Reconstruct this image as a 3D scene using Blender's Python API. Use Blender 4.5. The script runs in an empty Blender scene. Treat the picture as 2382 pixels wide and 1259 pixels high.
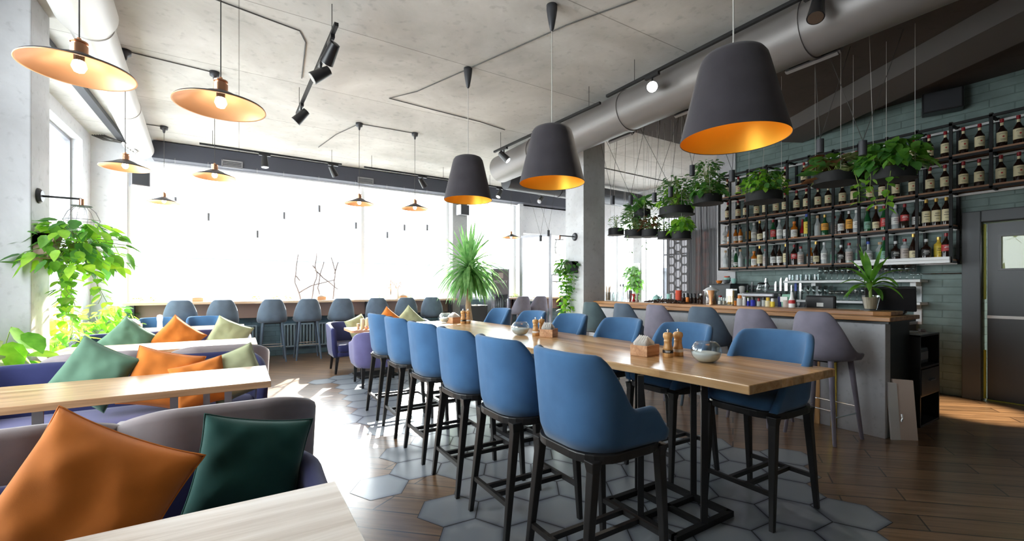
import bpy, bmesh, math, random
from mathutils import Vector, Matrix, noise
PI = math.pi
R = random.Random(7)
sc = bpy.context.scene
COL = sc.collection
CEIL = 4.0

# ------------------------------------------------------------------ materials
def new_mat(name):
    m = bpy.data.materials.new(name); m.use_nodes = True
    nt = m.node_tree; nt.nodes.clear()
    out = nt.nodes.new('ShaderNodeOutputMaterial')
    return m, nt, out
def nd(nt, typ, **kw):
    n = nt.nodes.new(typ)
    for k, v in kw.items():
        if k in n.inputs: n.inputs[k].default_value = v
        else: setattr(n, k, v)
    return n
def bsdf(nt, out, col, rough=.6, metal=0., spec=.5, **kw):
    b = nt.nodes.new('ShaderNodeBsdfPrincipled')
    b.inputs['Base Color'].default_value = (*col, 1); b.inputs['Roughness'].default_value = rough
    b.inputs['Metallic'].default_value = metal; b.inputs['Specular IOR Level'].default_value = spec
    for k, v in kw.items(): b.inputs[k].default_value = v
    nt.links.new(b.outputs[0], out.inputs[0])
    return b
def ramp(nt, fac, stops):
    r = nt.nodes.new('ShaderNodeValToRGB'); e = r.color_ramp.elements
    e[0].position, e[0].color = stops[0][0], (*stops[0][1], 1)
    e[1].position, e[1].color = stops[-1][0], (*stops[-1][1], 1)
    for p, c in stops[1:-1]:
        x = e.new(p); x.color = (*c, 1)
    nt.links.new(fac, r.inputs[0])
    return r
def coord(nt, scale=(1, 1, 1), rot=(0, 0, 0), kind='Object'):
    tc = nt.nodes.new('ShaderNodeTexCoord'); mp = nt.nodes.new('ShaderNodeMapping')
    mp.inputs['Scale'].default_value = scale; mp.inputs['Rotation'].default_value = rot
    nt.links.new(tc.outputs[kind], mp.inputs[0])
    return mp.outputs[0]
def bump(nt, b, h, s=.2, d=.01):
    bp = nt.nodes.new('ShaderNodeBump'); bp.inputs['Strength'].default_value = s; bp.inputs['Distance'].default_value = d
    nt.links.new(h, bp.inputs['Height']); nt.links.new(bp.outputs[0], b.inputs['Normal'])
def lin(r, g, b):
    f = lambda c: (c/255/12.92) if c/255 <= .04045 else ((c/255+.055)/1.055)**2.4
    return (f(r), f(g), f(b))
M = {}
def plain(name, col, rough=.5, metal=0., spec=.5, **kw):
    m, nt, out = new_mat(name); bsdf(nt, out, col, rough, metal, spec, **kw); M[name] = m; return m
def fabric(name, col, sheen=.25, scale=900):
    m, nt, out = new_mat(name)
    b = bsdf(nt, out, col, .9, 0, .2)
    b.inputs['Sheen Weight'].default_value = sheen; b.inputs['Sheen Roughness'].default_value = .45
    v = coord(nt)
    n1 = nd(nt, 'ShaderNodeTexNoise', Scale=6., Detail=4.); nt.links.new(v, n1.inputs[0])
    r = ramp(nt, n1.outputs[0], [(.3, tuple(c*.86 for c in col)), (.7, tuple(min(1, c*1.12) for c in col))])
    nt.links.new(r.outputs[0], b.inputs['Base Color'])
    n2 = nd(nt, 'ShaderNodeTexNoise', Scale=float(scale), Detail=2.); nt.links.new(v, n2.inputs[0])
    bump(nt, b, n2.outputs[0], .25, .002)
    M[name] = m; return m
def wood(name, c1, c2, c3, rough=.35, axis=1, scale=1., planks=0., rotz=0.):
    """grain runs along object axis 0/1"""
    m, nt, out = new_mat(name)
    b = bsdf(nt, out, c2, rough, 0, .5)
    s = [16*scale]*3; s[axis] = .9*scale
    v = coord(nt, tuple(s), (0, 0, rotz))
    n1 = nd(nt, 'ShaderNodeTexNoise', Scale=1., Detail=8., Roughness=.62, Distortion=.6); nt.links.new(v, n1.inputs[0])
    r = ramp(nt, n1.outputs[0], [(.28, c1), (.5, c2), (.72, c3)])
    last = r.outputs[0]
    if planks:
        v2 = coord(nt)
        sp = nd(nt, 'ShaderNodeSeparateXYZ'); nt.links.new(v2, sp.inputs[0])
        mm = nd(nt, 'ShaderNodeMath', operation='DIVIDE'); nt.links.new(sp.outputs[1-axis], mm.inputs[0]); mm.inputs[1].default_value = planks
        fl = nd(nt, 'ShaderNodeMath', operation='FLOOR'); nt.links.new(mm.outputs[0], fl.inputs[0])
        wn = nd(nt, 'ShaderNodeTexWhiteNoise', noise_dimensions='1D'); nt.links.new(fl.outputs[0], wn.inputs['W'])
        mx = nd(nt, 'ShaderNodeHueSaturation'); mp = nd(nt, 'ShaderNodeMapRange')
        mp.inputs['To Min'].default_value = .72; mp.inputs['To Max'].default_value = 1.22
        nt.links.new(wn.outputs[0], mp.inputs[0]); nt.links.new(mp.outputs[0], mx.inputs['Value']); nt.links.new(last, mx.inputs['Color'])
        last = mx.outputs[0]
    nt.links.new(last, b.inputs['Base Color'])
    bump(nt, b, n1.outputs[0], .12, .002)
    M[name] = m; return m
def concrete(name, c1, c2, rough=.75, scale=1., joints=False):
    m, nt, out = new_mat(name)
    b = bsdf(nt, out, c1, rough, 0, .3)
    v = coord(nt, kind='Object')
    n1 = nd(nt, 'ShaderNodeTexNoise', Scale=.9*scale, Detail=10., Roughness=.62, Distortion=.4); nt.links.new(v, n1.inputs[0])
    r = ramp(nt, n1.outputs[0], [(.32, c1), (.52, tuple((a+d)/2 for a, d in zip(c1, c2))), (.7, c2)])
    n2 = nd(nt, 'ShaderNodeTexNoise', Scale=14.*scale, Detail=6.); nt.links.new(v, n2.inputs[0])
    r2 = ramp(nt, n2.outputs[0], [(.28, (.6, .6, .6)), (.42, (1, 1, 1))])
    mx = nd(nt, 'ShaderNodeMixRGB', blend_type='MULTIPLY'); mx.inputs[0].default_value = .45
    nt.links.new(r.outputs[0], mx.inputs[1]); nt.links.new(r2.outputs[0], mx.inputs[2])
    last = mx.outputs[0]
    if joints:
        br = nd(nt, 'ShaderNodeTexBrick'); br.offset = 0.
        for k, x in (('Scale', 1.), ('Mortar Size', .006), ('Mortar Smooth', .3), ('Brick Width', 6.), ('Row Height', 1.55)): br.inputs[k].default_value = x
        br.inputs['Color1'].default_value = (1, 1, 1, 1); br.inputs['Color2'].default_value = (.93, .93, .93, 1); br.inputs['Mortar'].default_value = (.5, .49, .47, 1)
        nt.links.new(v, br.inputs[0])
        m2 = nd(nt, 'ShaderNodeMixRGB', blend_type='MULTIPLY'); m2.inputs[0].default_value = 1.
        nt.links.new(last, m2.inputs[1]); nt.links.new(br.outputs[0], m2.inputs[2]); last = m2.outputs[0]
    nt.links.new(last, b.inputs['Base Color'])
    bump(nt, b, n2.outputs[0], .12, .01)
    M[name] = m; return m
def brick_paint(name, c1, c2, axis_map):
    m, nt, out = new_mat(name)
    b = bsdf(nt, out, c1, .55, 0, .45)
    tc = nt.nodes.new('ShaderNodeTexCoord'); sp = nd(nt, 'ShaderNodeSeparateXYZ'); cb = nd(nt, 'ShaderNodeCombineXYZ')
    nt.links.new(tc.outputs['Object'], sp.inputs[0])
    nt.links.new(sp.outputs[axis_map[0]], cb.inputs[0]); nt.links.new(sp.outputs[axis_map[1]], cb.inputs[1])
    br = nd(nt, 'ShaderNodeTexBrick')
    for k, x in (('Scale', 1.), ('Mortar Size', .007), ('Mortar Smooth', .6), ('Brick Width', .42), ('Row Height', .1)): br.inputs[k].default_value = x
    br.inputs['Color1'].default_value = (*c1, 1); br.inputs['Color2'].default_value = (*c2, 1); br.inputs['Mortar'].default_value = (*[x*.82 for x in c1], 1)
    nt.links.new(cb.outputs[0], br.inputs[0])
    n = nd(nt, 'ShaderNodeTexNoise', Scale=5., Detail=8.); nt.links.new(cb.outputs[0], n.inputs[0])
    r = ramp(nt, n.outputs[0], [(.3, (.78, .78, .78)), (.7, (1.15, 1.15, 1.15))])
    mx = nd(nt, 'ShaderNodeMixRGB', blend_type='MULTIPLY'); mx.inputs[0].default_value = 1.
    nt.links.new(br.outputs[0], mx.inputs[1]); nt.links.new(r.outputs[0], mx.inputs[2]); nt.links.new(mx.outputs[0], b.inputs['Base Color'])
    ad = nd(nt, 'ShaderNodeMath', operation='MULTIPLY_ADD'); ad.inputs[1].default_value = -1.2
    nt.links.new(br.outputs['Fac'], ad.inputs[0]); nt.links.new(n.outputs[0], ad.inputs[2])
    bump(nt, b, ad.outputs[0], .5, .012)
    M[name] = m; return m
def thin_glass(name, tint=(1, 1, 1), gl=.08, rough=.0):
    m, nt, out = new_mat(name)
    t = nd(nt, 'ShaderNodeBsdfTransparent'); t.inputs[0].default_value = (*tint, 1)
    g = nd(nt, 'ShaderNodeBsdfGlossy'); g.inputs['Roughness'].default_value = rough
    fr = nd(nt, 'ShaderNodeLayerWeight', Blend=.25)
    mr = nd(nt, 'ShaderNodeMapRange'); mr.inputs['To Min'].default_value = gl*.4; mr.inputs['To Max'].default_value = min(1, gl*5)
    nt.links.new(fr.outputs['Facing'], mr.inputs[0])
    mx = nd(nt, 'ShaderNodeMixShader'); nt.links.new(mr.outputs[0], mx.inputs[0]); nt.links.new(t.outputs[0], mx.inputs[1]); nt.links.new(g.outputs[0], mx.inputs[2])
    nt.links.new(mx.outputs[0], out.inputs[0])
    M[name] = m; return m
def emit(name, col, s):
    m, nt, out = new_mat(name); e = nd(nt, 'ShaderNodeEmission', Strength=s); e.inputs[0].default_value = (*col, 1)
    nt.links.new(e.outputs[0], out.inputs[0]); M[name] = m; return m
def leafmat(name, c1, c2, trans=.45):
    m, nt, out = new_mat(name)
    b = nt.nodes.new('ShaderNodeBsdfPrincipled'); b.inputs['Roughness'].default_value = .4
    v = coord(nt)
    n = nd(nt, 'ShaderNodeTexNoise', Scale=9., Detail=3.); nt.links.new(v, n.inputs[0])
    r = ramp(nt, n.outputs[0], [(.3, c1), (.7, c2)]); nt.links.new(r.outputs[0], b.inputs['Base Color'])
    t = nd(nt, 'ShaderNodeBsdfTranslucent')
    hs = nd(nt, 'ShaderNodeHueSaturation', Value=1.9, Saturation=1.1); nt.links.new(r.outputs[0], hs.inputs['Color']); nt.links.new(hs.outputs[0], t.inputs[0])
    mx = nd(nt, 'ShaderNodeMixShader'); mx.inputs[0].default_value = trans
    nt.links.new(b.outputs[0], mx.inputs[1]); nt.links.new(t.outputs[0], mx.inputs[2]); nt.links.new(mx.outputs[0], out.inputs[0])
    M[name] = m; return m

fabric('blue_fabric', (.062, .155, .31), .25)
fabric('navy_fabric', (.03, .035, .115), .3)
fabric('violet_fabric', (.125, .12, .27), .3)
fabric('mauve_fabric', (.215, .2, .255), .3)
fabric('slate_fabric', (.095, .13, .175), .3)
fabric('teal_fabric', (.075, .11, .12), .3)
fabric('taupe_fabric', (.3, .26, .27), .3)
fabric('orange_fabric', (.66, .2, .035), .15)
fabric('forest_fabric', (.018, .075, .065), .15)
fabric('moss_fabric', (.1, .19, .13), .15)
fabric('pale_green_fabric', (.42, .45, .27), .15)
fabric('lampshade_fabric', (.052, .047, .055), .2)
plain('gold_lining', (.95, .46, .035), .42, .55)
plain('copper', (.88, .46, .22), .42, .35)
plain('copper_cap', (.8, .42, .25), .25, .9)
plain('black_metal', (.012, .012, .013), .6, 0, .3)
plain('charcoal_metal', (.055, .057, .065), .45, .3)
plain('grey_metal', (.3, .3, .32), .35, .8)
plain('chrome', (.8, .8, .82), .15, 1.)
plain('dark_leg', (.012, .011, .011), .42)
plain('duct_white', (.62, .6, .58), .4, .25)
plain('duct_grey', (.2, .185, .18), .42, .3)
plain('white_paint', (.78, .79, .8), .55)
plain('white_plastic', (.82, .82, .82), .35)
plain('bulkhead_paint', (.052, .056, .075), .7)
plain('black_plastic', (.012, .012, .014), .35)
plain('door_paint', (.075, .08, .088), .4)
plain('frame_paint', (.085, .092, .1), .5)
plain('lit_gap_yellow', (.55, .55, .06), .5)
plain('cream_label', (.75, .66, .42), .6)
plain('white_label', (.8, .79, .76), .55)
plain('orange_label', (.8, .38, .05), .55)
plain('red_label', (.5, .03, .03), .5)
plain('yellow_label', (.8, .6, .06), .5)
plain('blue_label', (.05, .1, .45), .5)
plain('green_label', (.2, .4, .3), .5)
plain('black_label', (.02, .02, .02), .5)
plain('ink', (.05, .03, .025), .6)
plain('red_cap', (.3, .01, .015), .35)
plain('black_cap', (.015, .015, .016), .35)
plain('gold_cap', (.7, .45, .12), .3, .7)
plain('cork_cap', (.62, .42, .25), .7)
plain('white_cap', (.8, .8, .8), .4)
plain('orange_cap', (.75, .22, .03), .4)
plain('dark_bottle', (.02, .009, .006), .08, 0, .6)
plain('amber_bottle', (.5, .15, .015), .08, 0, .6)
plain('green_bottle', (.015, .09, .03), .08, 0, .6)
plain('red_bottle', (.35, .015, .02), .08, 0, .6)
plain('blue_bottle', (.03, .04, .4), .08, 0, .6)
plain('yellow_bottle', (.75, .5, .06), .1, 0, .6)
plain('clear_bottle', (.62, .66, .67), .06, 0, .7, **{'Alpha': .55})
m, nt, out = new_mat('paper')
_a = nd(nt, 'ShaderNodeBsdfDiffuse'); _a.inputs[0].default_value = (.86, .85, .83, 1); _b = nd(nt, 'ShaderNodeBsdfTranslucent'); _b.inputs[0].default_value = (.86, .85, .83, 1)
_c = nd(nt, 'ShaderNodeMixShader'); _c.inputs[0].default_value = .5
nt.links.new(_a.outputs[0], _c.inputs[1]); nt.links.new(_b.outputs[0], _c.inputs[2]); nt.links.new(_c.outputs[0], out.inputs[0]); M['paper'] = m
plain('salt', (.86, .85, .83), .9)
plain('bean', (.05, .022, .012), .45)
plain('coral_ceramic', (.75, .13, .08), .3)
plain('mint_ceramic', (.4, .68, .62), .3)
plain('pasta', (.85, .55, .15), .5)
plain('soil', (.02, .014, .01), .95)
plain('gravel', (.45, .36, .25), .9)
plain('bark', (.36, .24, .14), .85)
plain('twig', (.24, .2, .19), .85)
plain('dry_grass', (.55, .42, .34), .8)
plain('stem', (.22, .3, .07), .6)
plain('radiator_paint', (.27, .36, .4), .45)
plain('apron_wood', (.36, .23, .185), .6)
plain('pink_board', (.78, .64, .56), .6)
plain('brass', (.7, .5, .08), .25, .9)
plain('wire', (.06, .055, .05), .6)
plain('light_wire', (.55, .53, .5), .5)
plain('kraft', (.62, .36, .2), .7)
plain('steel_blade', (.75, .76, .78), .25, .9)
plain('mug', (.5, .42, .38), .5)
wood('table_oak', lin(180, 134, 84), lin(222, 178, 126), lin(240, 206, 160), .24, 1, 1., .11)
wood('pale_oak', lin(182, 164, 148), lin(220, 208, 196), lin(240, 232, 224), .24, 0, 1.)
wood('edge_oak', lin(140, 102, 72), lin(194, 154, 116), lin(218, 184, 148), .28, 0, 1.)
wood('bar_oak', lin(120, 78, 44), lin(176, 126, 80), lin(206, 160, 112), .32, 1, 1.)
wood('ledge_oak', lin(176, 138, 104), lin(210, 178, 146), lin(232, 206, 180), .35, 0, 1.)
wood('shelf_wood', lin(96, 62, 40), lin(142, 98, 66), lin(170, 124, 88), .5, 1, 1.)
wood('mill_wood', lin(170, 120, 66), lin(206, 158, 100), lin(226, 182, 128), .4, 2, 3.)
wood('box_wood', lin(170, 118, 80), lin(204, 154, 112), lin(222, 178, 138), .5, 0, 2.)
concrete('ceiling_concrete', lin(168, 165, 160), lin(210, 208, 204), .8, .8, True)
concrete('shade_ceiling', lin(66, 60, 57), lin(84, 76, 72), .85, .8)
plain('beam_paint', (.1, .09, .086), .7)
plain('service_wall', (.3, .27, .13), .7)
plain('back_paint', (.36, .34, .32), .7)
plain('outside_ground', (.5, .5, .5), .9)
plain('outside_wall', (.32, .34, .36), .9)
plain('outside_roof', (.3, .32, .35), .9)
concrete('pillar_concrete', lin(186, 186, 188), lin(224, 225, 228), .7, 1.)
concrete('bar_concrete', lin(172, 173, 178), lin(208, 209, 213), .42, 1.4)
concrete('plaster', lin(206, 207, 212), lin(228, 229, 232), .7, 1.)
brick_paint('green_brick', lin(114, 133, 130), lin(122, 141, 138), (1, 2))
brick_paint('teal_panel', lin(104, 130, 140), lin(112, 138, 148), (0, 2))
thin_glass('pane', (.98, 1, 1), .07)
thin_glass('clear_glass', (.96, .98, .98), .16)
thin_glass('bowl_glass', (.9, .94, .95), .09)
thin_glass('glassware', (.84, .88, .88), .3)
emit('bulb_glow', (1, .9, .75), 22)
emit('spot_glow', (1, .93, .82), 60)
emit('lattice_glow', (.95, .97, 1), 1.3)
emit('lattice_warm', (1, .55, .45), .22)
leafmat('leaf_pothos', (.07, .2, .03), (.2, .42, .07), .5)
leafmat('leaf_dark', (.05, .15, .04), (.12, .3, .07), .4)
leafmat('leaf_bright', (.18, .4, .05), (.4, .64, .1), .55)
leafmat('leaf_grey', (.1, .19, .09), (.22, .34, .15), .4)
leafmat('leaf_ivory', (.14, .2, .06), (.34, .36, .16), .4)
leafmat('leaf_yucca', (.09, .22, .07), (.26, .44, .18), .45)
leafmat('leaf_brown', (.1, .04, .02), (.28, .13, .06), .4)

m, nt, out = new_mat('curtain_sheer')
_t = nd(nt, 'ShaderNodeBsdfTransparent'); _t.inputs[0].default_value = (.8, .8, .83, 1)
_d = nd(nt, 'ShaderNodeBsdfDiffuse'); _d.inputs[0].default_value = (.3, .3, .31, 1)
_m = nd(nt, 'ShaderNodeMixShader'); _m.inputs[0].default_value = .66
nt.links.new(_t.outputs[0], _m.inputs[1]); nt.links.new(_d.outputs[0], _m.inputs[2]); nt.links.new(_m.outputs[0], out.inputs[0]); M['curtain_sheer'] = m

# ------------------------------------------------------------------ mesh helpers
class MB:
    def __init__(s): s.bm = bmesh.new(); s.mi = 0
    def faces(s, fs):
        for f in fs: f.material_index = s.mi
    def mesh(s, verts, faces):
        vs = [s.bm.verts.new(v) for v in verts]
        for f in faces:
            try: s.bm.faces.new([vs[i] for i in f]).material_index = s.mi
            except ValueError: pass
        return s
    def box(s, x0, x1, y0, y1, z0, z1, mat=None):
        v = [(x, y, z) for z in (z0, z1) for y in (y0, y1) for x in (x0, x1)]
        if mat is not None: v = [mat @ Vector(p) for p in v]
        return s.mesh(v, [(0, 2, 3, 1), (4, 5, 7, 6), (0, 1, 5, 4), (2, 6, 7, 3), (0, 4, 6, 2), (1, 3, 7, 5)])
    def rings(s, rings, close=True, cap0=True, cap1=True):
        vs = [[s.bm.verts.new(p) for p in r] for r in rings]
        n = len(vs[0])
        for a, b in zip(vs, vs[1:]):
            for i in range(n if close else n-1):
                j = (i+1) % n
                try: s.bm.faces.new((a[i], a[j], b[j], b[i])).material_index = s.mi
                except ValueError: pass
        if close and cap0 and n > 2:
            try: s.bm.faces.new(vs[0][::-1]).material_index = s.mi
            except ValueError: pass
        if close and cap1 and n > 2:
            try: s.bm.faces.new(vs[-1]).material_index = s.mi
            except ValueError: pass
        return s
    def tube(s, pts, r, seg=6, cap=True):
        pts = [Vector(p) for p in pts]; rr = r if isinstance(r, (list, tuple)) else [r]*len(pts)
        t0 = (pts[1]-pts[0]).normalized()
        up = Vector((0, 0, 1)) if abs(t0.z) < .9 else Vector((1, 0, 0))
        u = t0.cross(up).normalized(); rings = []
        for i, p in enumerate(pts):
            t = (pts[min(i+1, len(pts)-1)]-pts[max(i-1, 0)]).normalized()
            u = (u-t*u.dot(t))
            u = u.normalized() if u.length > 1e-6 else t.orthogonal().normalized()
            w = t.cross(u)
            rings.append([p+(u*math.cos(2*PI*k/seg)+w*math.sin(2*PI*k/seg))*rr[i] for k in range(seg)])
        return s.rings(rings, True, cap, cap)
    def bar(s, p0, p1, w, h=None, up=(0, 0, 1), w1=None, h1=None):
        """rectangular bar from p0 to p1, w across, h along 'up'"""
        h = h or w; w1 = w1 or w; h1 = h1 or h
        p0, p1 = Vector(p0), Vector(p1); t = (p1-p0).normalized(); up = Vector(up)
        u = t.cross(up)
        u = u.normalized() if u.length > 1e-5 else t.orthogonal().normalized()
        v = u.cross(t)
        f = lambda p, a, b: [p+u*a/2*sx+v*b/2*sy for sx, sy in ((-1, -1), (1, -1), (1, 1), (-1, 1))]
        return s.rings([f(p0, w, h), f(p1, w1, h1)])
    def lathe(s, prof, c=(0, 0, 0), seg=24, cap0=True, cap1=True):
        return s.rings([[(c[0]+r*math.cos(2*PI*k/seg), c[1]+r*math.sin(2*PI*k/seg), c[2]+z) for k in range(seg)] for r, z in prof], True, cap0, cap1)
    def prism(s, poly, z0, z1):
        n = len(poly)
        return s.mesh([(x, y, z0) for x, y in poly]+[(x, y, z1) for x, y in poly],
                      [tuple(range(n))[::-1], tuple(range(n, 2*n))]+[(i, (i+1) % n, n+(i+1) % n, n+i) for i in range(n)])
    def build(s, name, mat, parent=None, smooth=False, bevel=0., sub=0, kind=None, loc=None):
        bmesh.ops.recalc_face_normals(s.bm, faces=s.bm.faces)
        me = bpy.data.meshes.new(name); s.bm.to_mesh(me); s.bm.free()
        for x in (mat if isinstance(mat, (list, tuple)) else [mat]): me.materials.append(M[x])
        if smooth:
            for p in me.polygons: p.use_smooth = True
        o = bpy.data.objects.new(name, me); COL.objects.link(o)
        if parent is not None: o.parent = parent
        if bevel:
            b = o.modifiers.new('b', 'BEVEL'); b.width = bevel; b.segments = 2; b.limit_method = 'ANGLE'; b.angle_limit = math.radians(40)
        if sub:
            q = o.modifiers.new('s', 'SUBSURF'); q.levels = sub; q.render_levels = sub
        if kind: o['kind'] = kind
        if loc: o.location = loc
        if smooth == 'auto':
            me.set_sharp_from_angle(angle=math.radians(35))
        return o
def tag(o, label, cat, group=None):
    o['label'] = label; o['category'] = cat
    if group: o['group'] = group
    return o
def thing(name, label, cat, loc=(0, 0, 0), rz=0., group=None):
    o = bpy.data.objects.new(name, None); COL.objects.link(o); o.location = loc; o.rotation_euler = (0, 0, rz)
    o.empty_display_size = .1
    return tag(o, label, cat, group)
def dup(root, loc, rz=None, label=None, group=None, swap=None, scale=None):
    def cp(o, par):
        c = o.copy(); COL.objects.link(c)
        if par is not None: c.parent = par
        if swap and c.type == 'MESH':
            key = c.data.materials[0].name
            if key in swap:
                c.data = c.data.copy(); c.data.materials[0] = M[swap[key]]
        for ch in kids.get(o.name, []): cp(ch, c)
        return c
    kids = {}
    def walk(o):
        kids[o.name] = list(o.children)
        for ch in kids[o.name]: walk(ch)
    walk(root)
    r = cp(root, None); r.location = loc
    if rz is not None: r.rotation_euler = (0, 0, rz)
    if scale: r.scale = (scale,)*3 if isinstance(scale, (int, float)) else scale
    if label: r['label'] = label
    if group: r['group'] = group
    return r
def sstep(a, b, x):
    t = max(0, min(1, (x-a)/(b-a))) if b != a else float(x > a)
    return t*t*(3-2*t)
def structure(o): o['kind'] = 'structure'; return o

# ------------------------------------------------------------------ camera, world, sun
F_PX = 1020.
yaw = math.atan(635/F_PX)
cam = bpy.data.cameras.new('camera'); co = bpy.data.objects.new('camera', cam); COL.objects.link(co)
cam.sensor_width = 36; cam.lens = F_PX/2382*36; cam.shift_y = (668-629.5)/2382; cam.clip_start = .02
co.location = (0, 0, 1.4); co.rotation_euler = (PI/2, 0, -yaw); sc.camera = co
w = bpy.data.worlds.new('world'); sc.world = w; w.use_nodes = True
bg = w.node_tree.nodes['Background']; bg.inputs[0].default_value = (.93, .97, 1, 1); bg.inputs[1].default_value = 8.5
sd = bpy.data.lights.new('sun', 'SUN'); so = bpy.data.objects.new('sun', sd); COL.objects.link(so)
sd.energy = 24; sd.angle = math.radians(.6); sd.color = (1, .94, .85)
so.rotation_euler = Vector((-.36, -.92, -.47)).to_track_quat('-Z', 'Y').to_euler(); so.location = (3, 14, 8)
vs = sc.view_settings; vs.view_transform = 'Standard'; vs.look = 'None'; vs.gamma = 1; vs.exposure = .42; vs.use_curve_mapping = False
cy = sc.cycles; cy.max_bounces = 8; cy.diffuse_bounces = 5; cy.glossy_bounces = 4; cy.transmission_bounces = 6; cy.transparent_max_bounces = 14
cy.sample_clamp_indirect = 8; cy.caustics_reflective = False; cy.caustics_refractive = False; cy.use_denoising = True
def portal(loc, rot, sx, sy):
    l = bpy.data.lights.new('window_portal', 'AREA'); l.shape = 'RECTANGLE'; l.size = sx; l.size_y = sy; l.cycles.is_portal = True
    o = bpy.data.objects.new('window_portal', l); COL.objects.link(o); o.location = loc; o.rotation_euler = rot
portal((1.42, 10.35, 2.35), (-PI/2, 0, 0), 6.2, 2.6)
portal((6.9, 10.35, 2.1), (-PI/2, 0, 0), 4.2, 2.8)
portal((-2.45, 7.85, 2.1), (PI/2, 0, -PI/2), 3.7, 3.3)
portal((-2.45, 3.3, 2.1), (PI/2, 0, -PI/2), 3.0, 3.3)
portal((9.5, 8.2, 2.1), (PI/2, 0, PI/2), 2.2, 2.4)

# ------------------------------------------------------------------ floor with hexagon inlay
def floor_materials():
    m, nt, out = new_mat('floor_planks')
    b = bsdf(nt, out, (.2, .13, .08), .3, 0, 1., **{'Coat Weight': .6, 'Coat Roughness': .2})
    v = coord(nt, (1, 1, 1), (0, 0, math.radians(43)))
    br = nd(nt, 'ShaderNodeTexBrick'); br.offset = .37
    for k, x in (('Scale', 1.), ('Mortar Size', .0055), ('Mortar Smooth', .2), ('Brick Width', 1.05), ('Row Height', .195), ('Bias', 0.)): br.inputs[k].default_value = x
    br.inputs['Color1'].default_value = (.72, .72, .72, 1); br.inputs['Color2'].default_value = (1.15, 1.15, 1.15, 1); br.inputs['Mortar'].default_value = (.06, .05, .05, 1)
    sk = nd(nt, 'ShaderNodeSeparateXYZ'); nt.links.new(v, sk.inputs[0])
    ma = nd(nt, 'ShaderNodeMath', operation='MULTIPLY_ADD'); ma.inputs[1].default_value = -.28
    nt.links.new(sk.outputs[1], ma.inputs[0]); nt.links.new(sk.outputs[0], ma.inputs[2])
    cb = nd(nt, 'ShaderNodeCombineXYZ'); nt.links.new(ma.outputs[0], cb.inputs[0]); nt.links.new(sk.outputs[1], cb.inputs[1])
    nt.links.new(cb.outputs[0], br.inputs[0])
    mp = nt.nodes.new('ShaderNodeMapping'); mp.inputs['Scale'].default_value = (1.6, 24, 1); nt.links.new(v, mp.inputs[0])
    n = nd(nt, 'ShaderNodeTexNoise', Scale=1., Detail=8., Roughness=.65, Distortion=.8); nt.links.new(mp.outputs[0], n.inputs[0])
    r = ramp(nt, n.outputs[0], [(.28, lin(92, 68, 48)), (.5, lin(138, 106, 76)), (.74, lin(164, 130, 98))]); nt.links.new(n.outputs[0], r.inputs[0])
    mx = nd(nt, 'ShaderNodeMixRGB', blend_type='MULTIPLY'); mx.inputs[0].default_value = 1.
    nt.links.new(r.outputs[0], mx.inputs[1]); nt.links.new(br.outputs[0], mx.inputs[2]); nt.links.new(mx.outputs[0], b.inputs['Base Color'])
    bump(nt, b, br.outputs['Fac'], -.25, .004)
    M['floor_planks'] = m
    plain('floor_grout', (.03, .03, .033), .8)
    m, nt, out = new_mat('floor_hexagon')
    b = bsdf(nt, out, (.3, .32, .34), .3, 0, 1., **{'Coat Weight': .6, 'Coat Roughness': .22})
    at = nd(nt, 'ShaderNodeAttribute'); at.attribute_name = 'rim'
    v = coord(nt); n = nd(nt, 'ShaderNodeTexNoise', Scale=3.5, Detail=6.); nt.links.new(v, n.inputs[0])
    ad = nd(nt, 'ShaderNodeMath', operation='MULTIPLY_ADD'); ad.inputs[1].default_value = .35; nt.links.new(n.outputs[0], ad.inputs[0]); nt.links.new(at.outputs['Fac'], ad.inputs[2])
    r = ramp(nt, ad.outputs[0], [(.15, lin(150, 158, 166)), (.75, lin(132, 141, 152)), (1.15, lin(88, 98, 112))])
    nt.links.new(r.outputs[0], b.inputs['Base Color'])
    M['floor_hexagon'] = m
floor_materials()
def build_floor():
    mb = MB(); mb.box(-2.7, 9.6, -2.8, 10.6, -.15, 0)
    S = .205; rim = []
    rot = math.radians(-3)
    rr = random.Random(11)
    for i in range(-8, 18):
        for j in range(-14, 26):
            cx = 1.5*S*i; cyy = math.sqrt(3)*S*(j+(i % 2)*.5)
            x = 1.12+cx*math.cos(rot)-cyy*math.sin(rot); y = 2.55+cx*math.sin(rot)+cyy*math.cos(rot)
            wob = rr.uniform(-.38, .38)
            if not (1.0+wob*.8 < x < 3.62+wob and .55+wob < y < 7.3+wob): continue
            if 3.3 < x and y < .95 or x > 3.72 and y < 1.3: continue
            for k, (sz, z, mi) in enumerate(((S, .0006, 1), (S-.004, .0012, 2))):
                mb.mi = mi
                P = lambda s: [(x+s*math.cos(PI/3*a+rot), y+s*math.sin(PI/3*a+rot), z) for a in range(6)]
                if k == 0: mb.mesh(P(sz), [(0, 1, 2, 3, 4, 5)])
                else: mb.mesh(P(sz)+P(sz-.055), [(a, (a+1) % 6, 6+(a+1) % 6, 6+a) for a in range(6)]+[tuple(range(6, 12))])
    o = mb.build('floor', ['floor_planks', 'floor_grout', 'floor_hexagon'], kind='structure')
    me = o.data; at = me.attributes.new('rim', 'FLOAT', 'POINT')
    cnt = {}
    for p in me.polygons:
        if p.material_index == 2 and len(p.vertices) == 4:
            vv = sorted(p.vertices)
            for q in vv: cnt[q] = cnt.get(q, 0)+1
    inner = set()
    for p in me.polygons:
        if p.material_index == 2 and len(p.vertices) == 6: inner.update(p.vertices)
    for i in cnt: at.data[i].value = 0. if i in inner else .85
    return o
build_floor()

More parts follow.
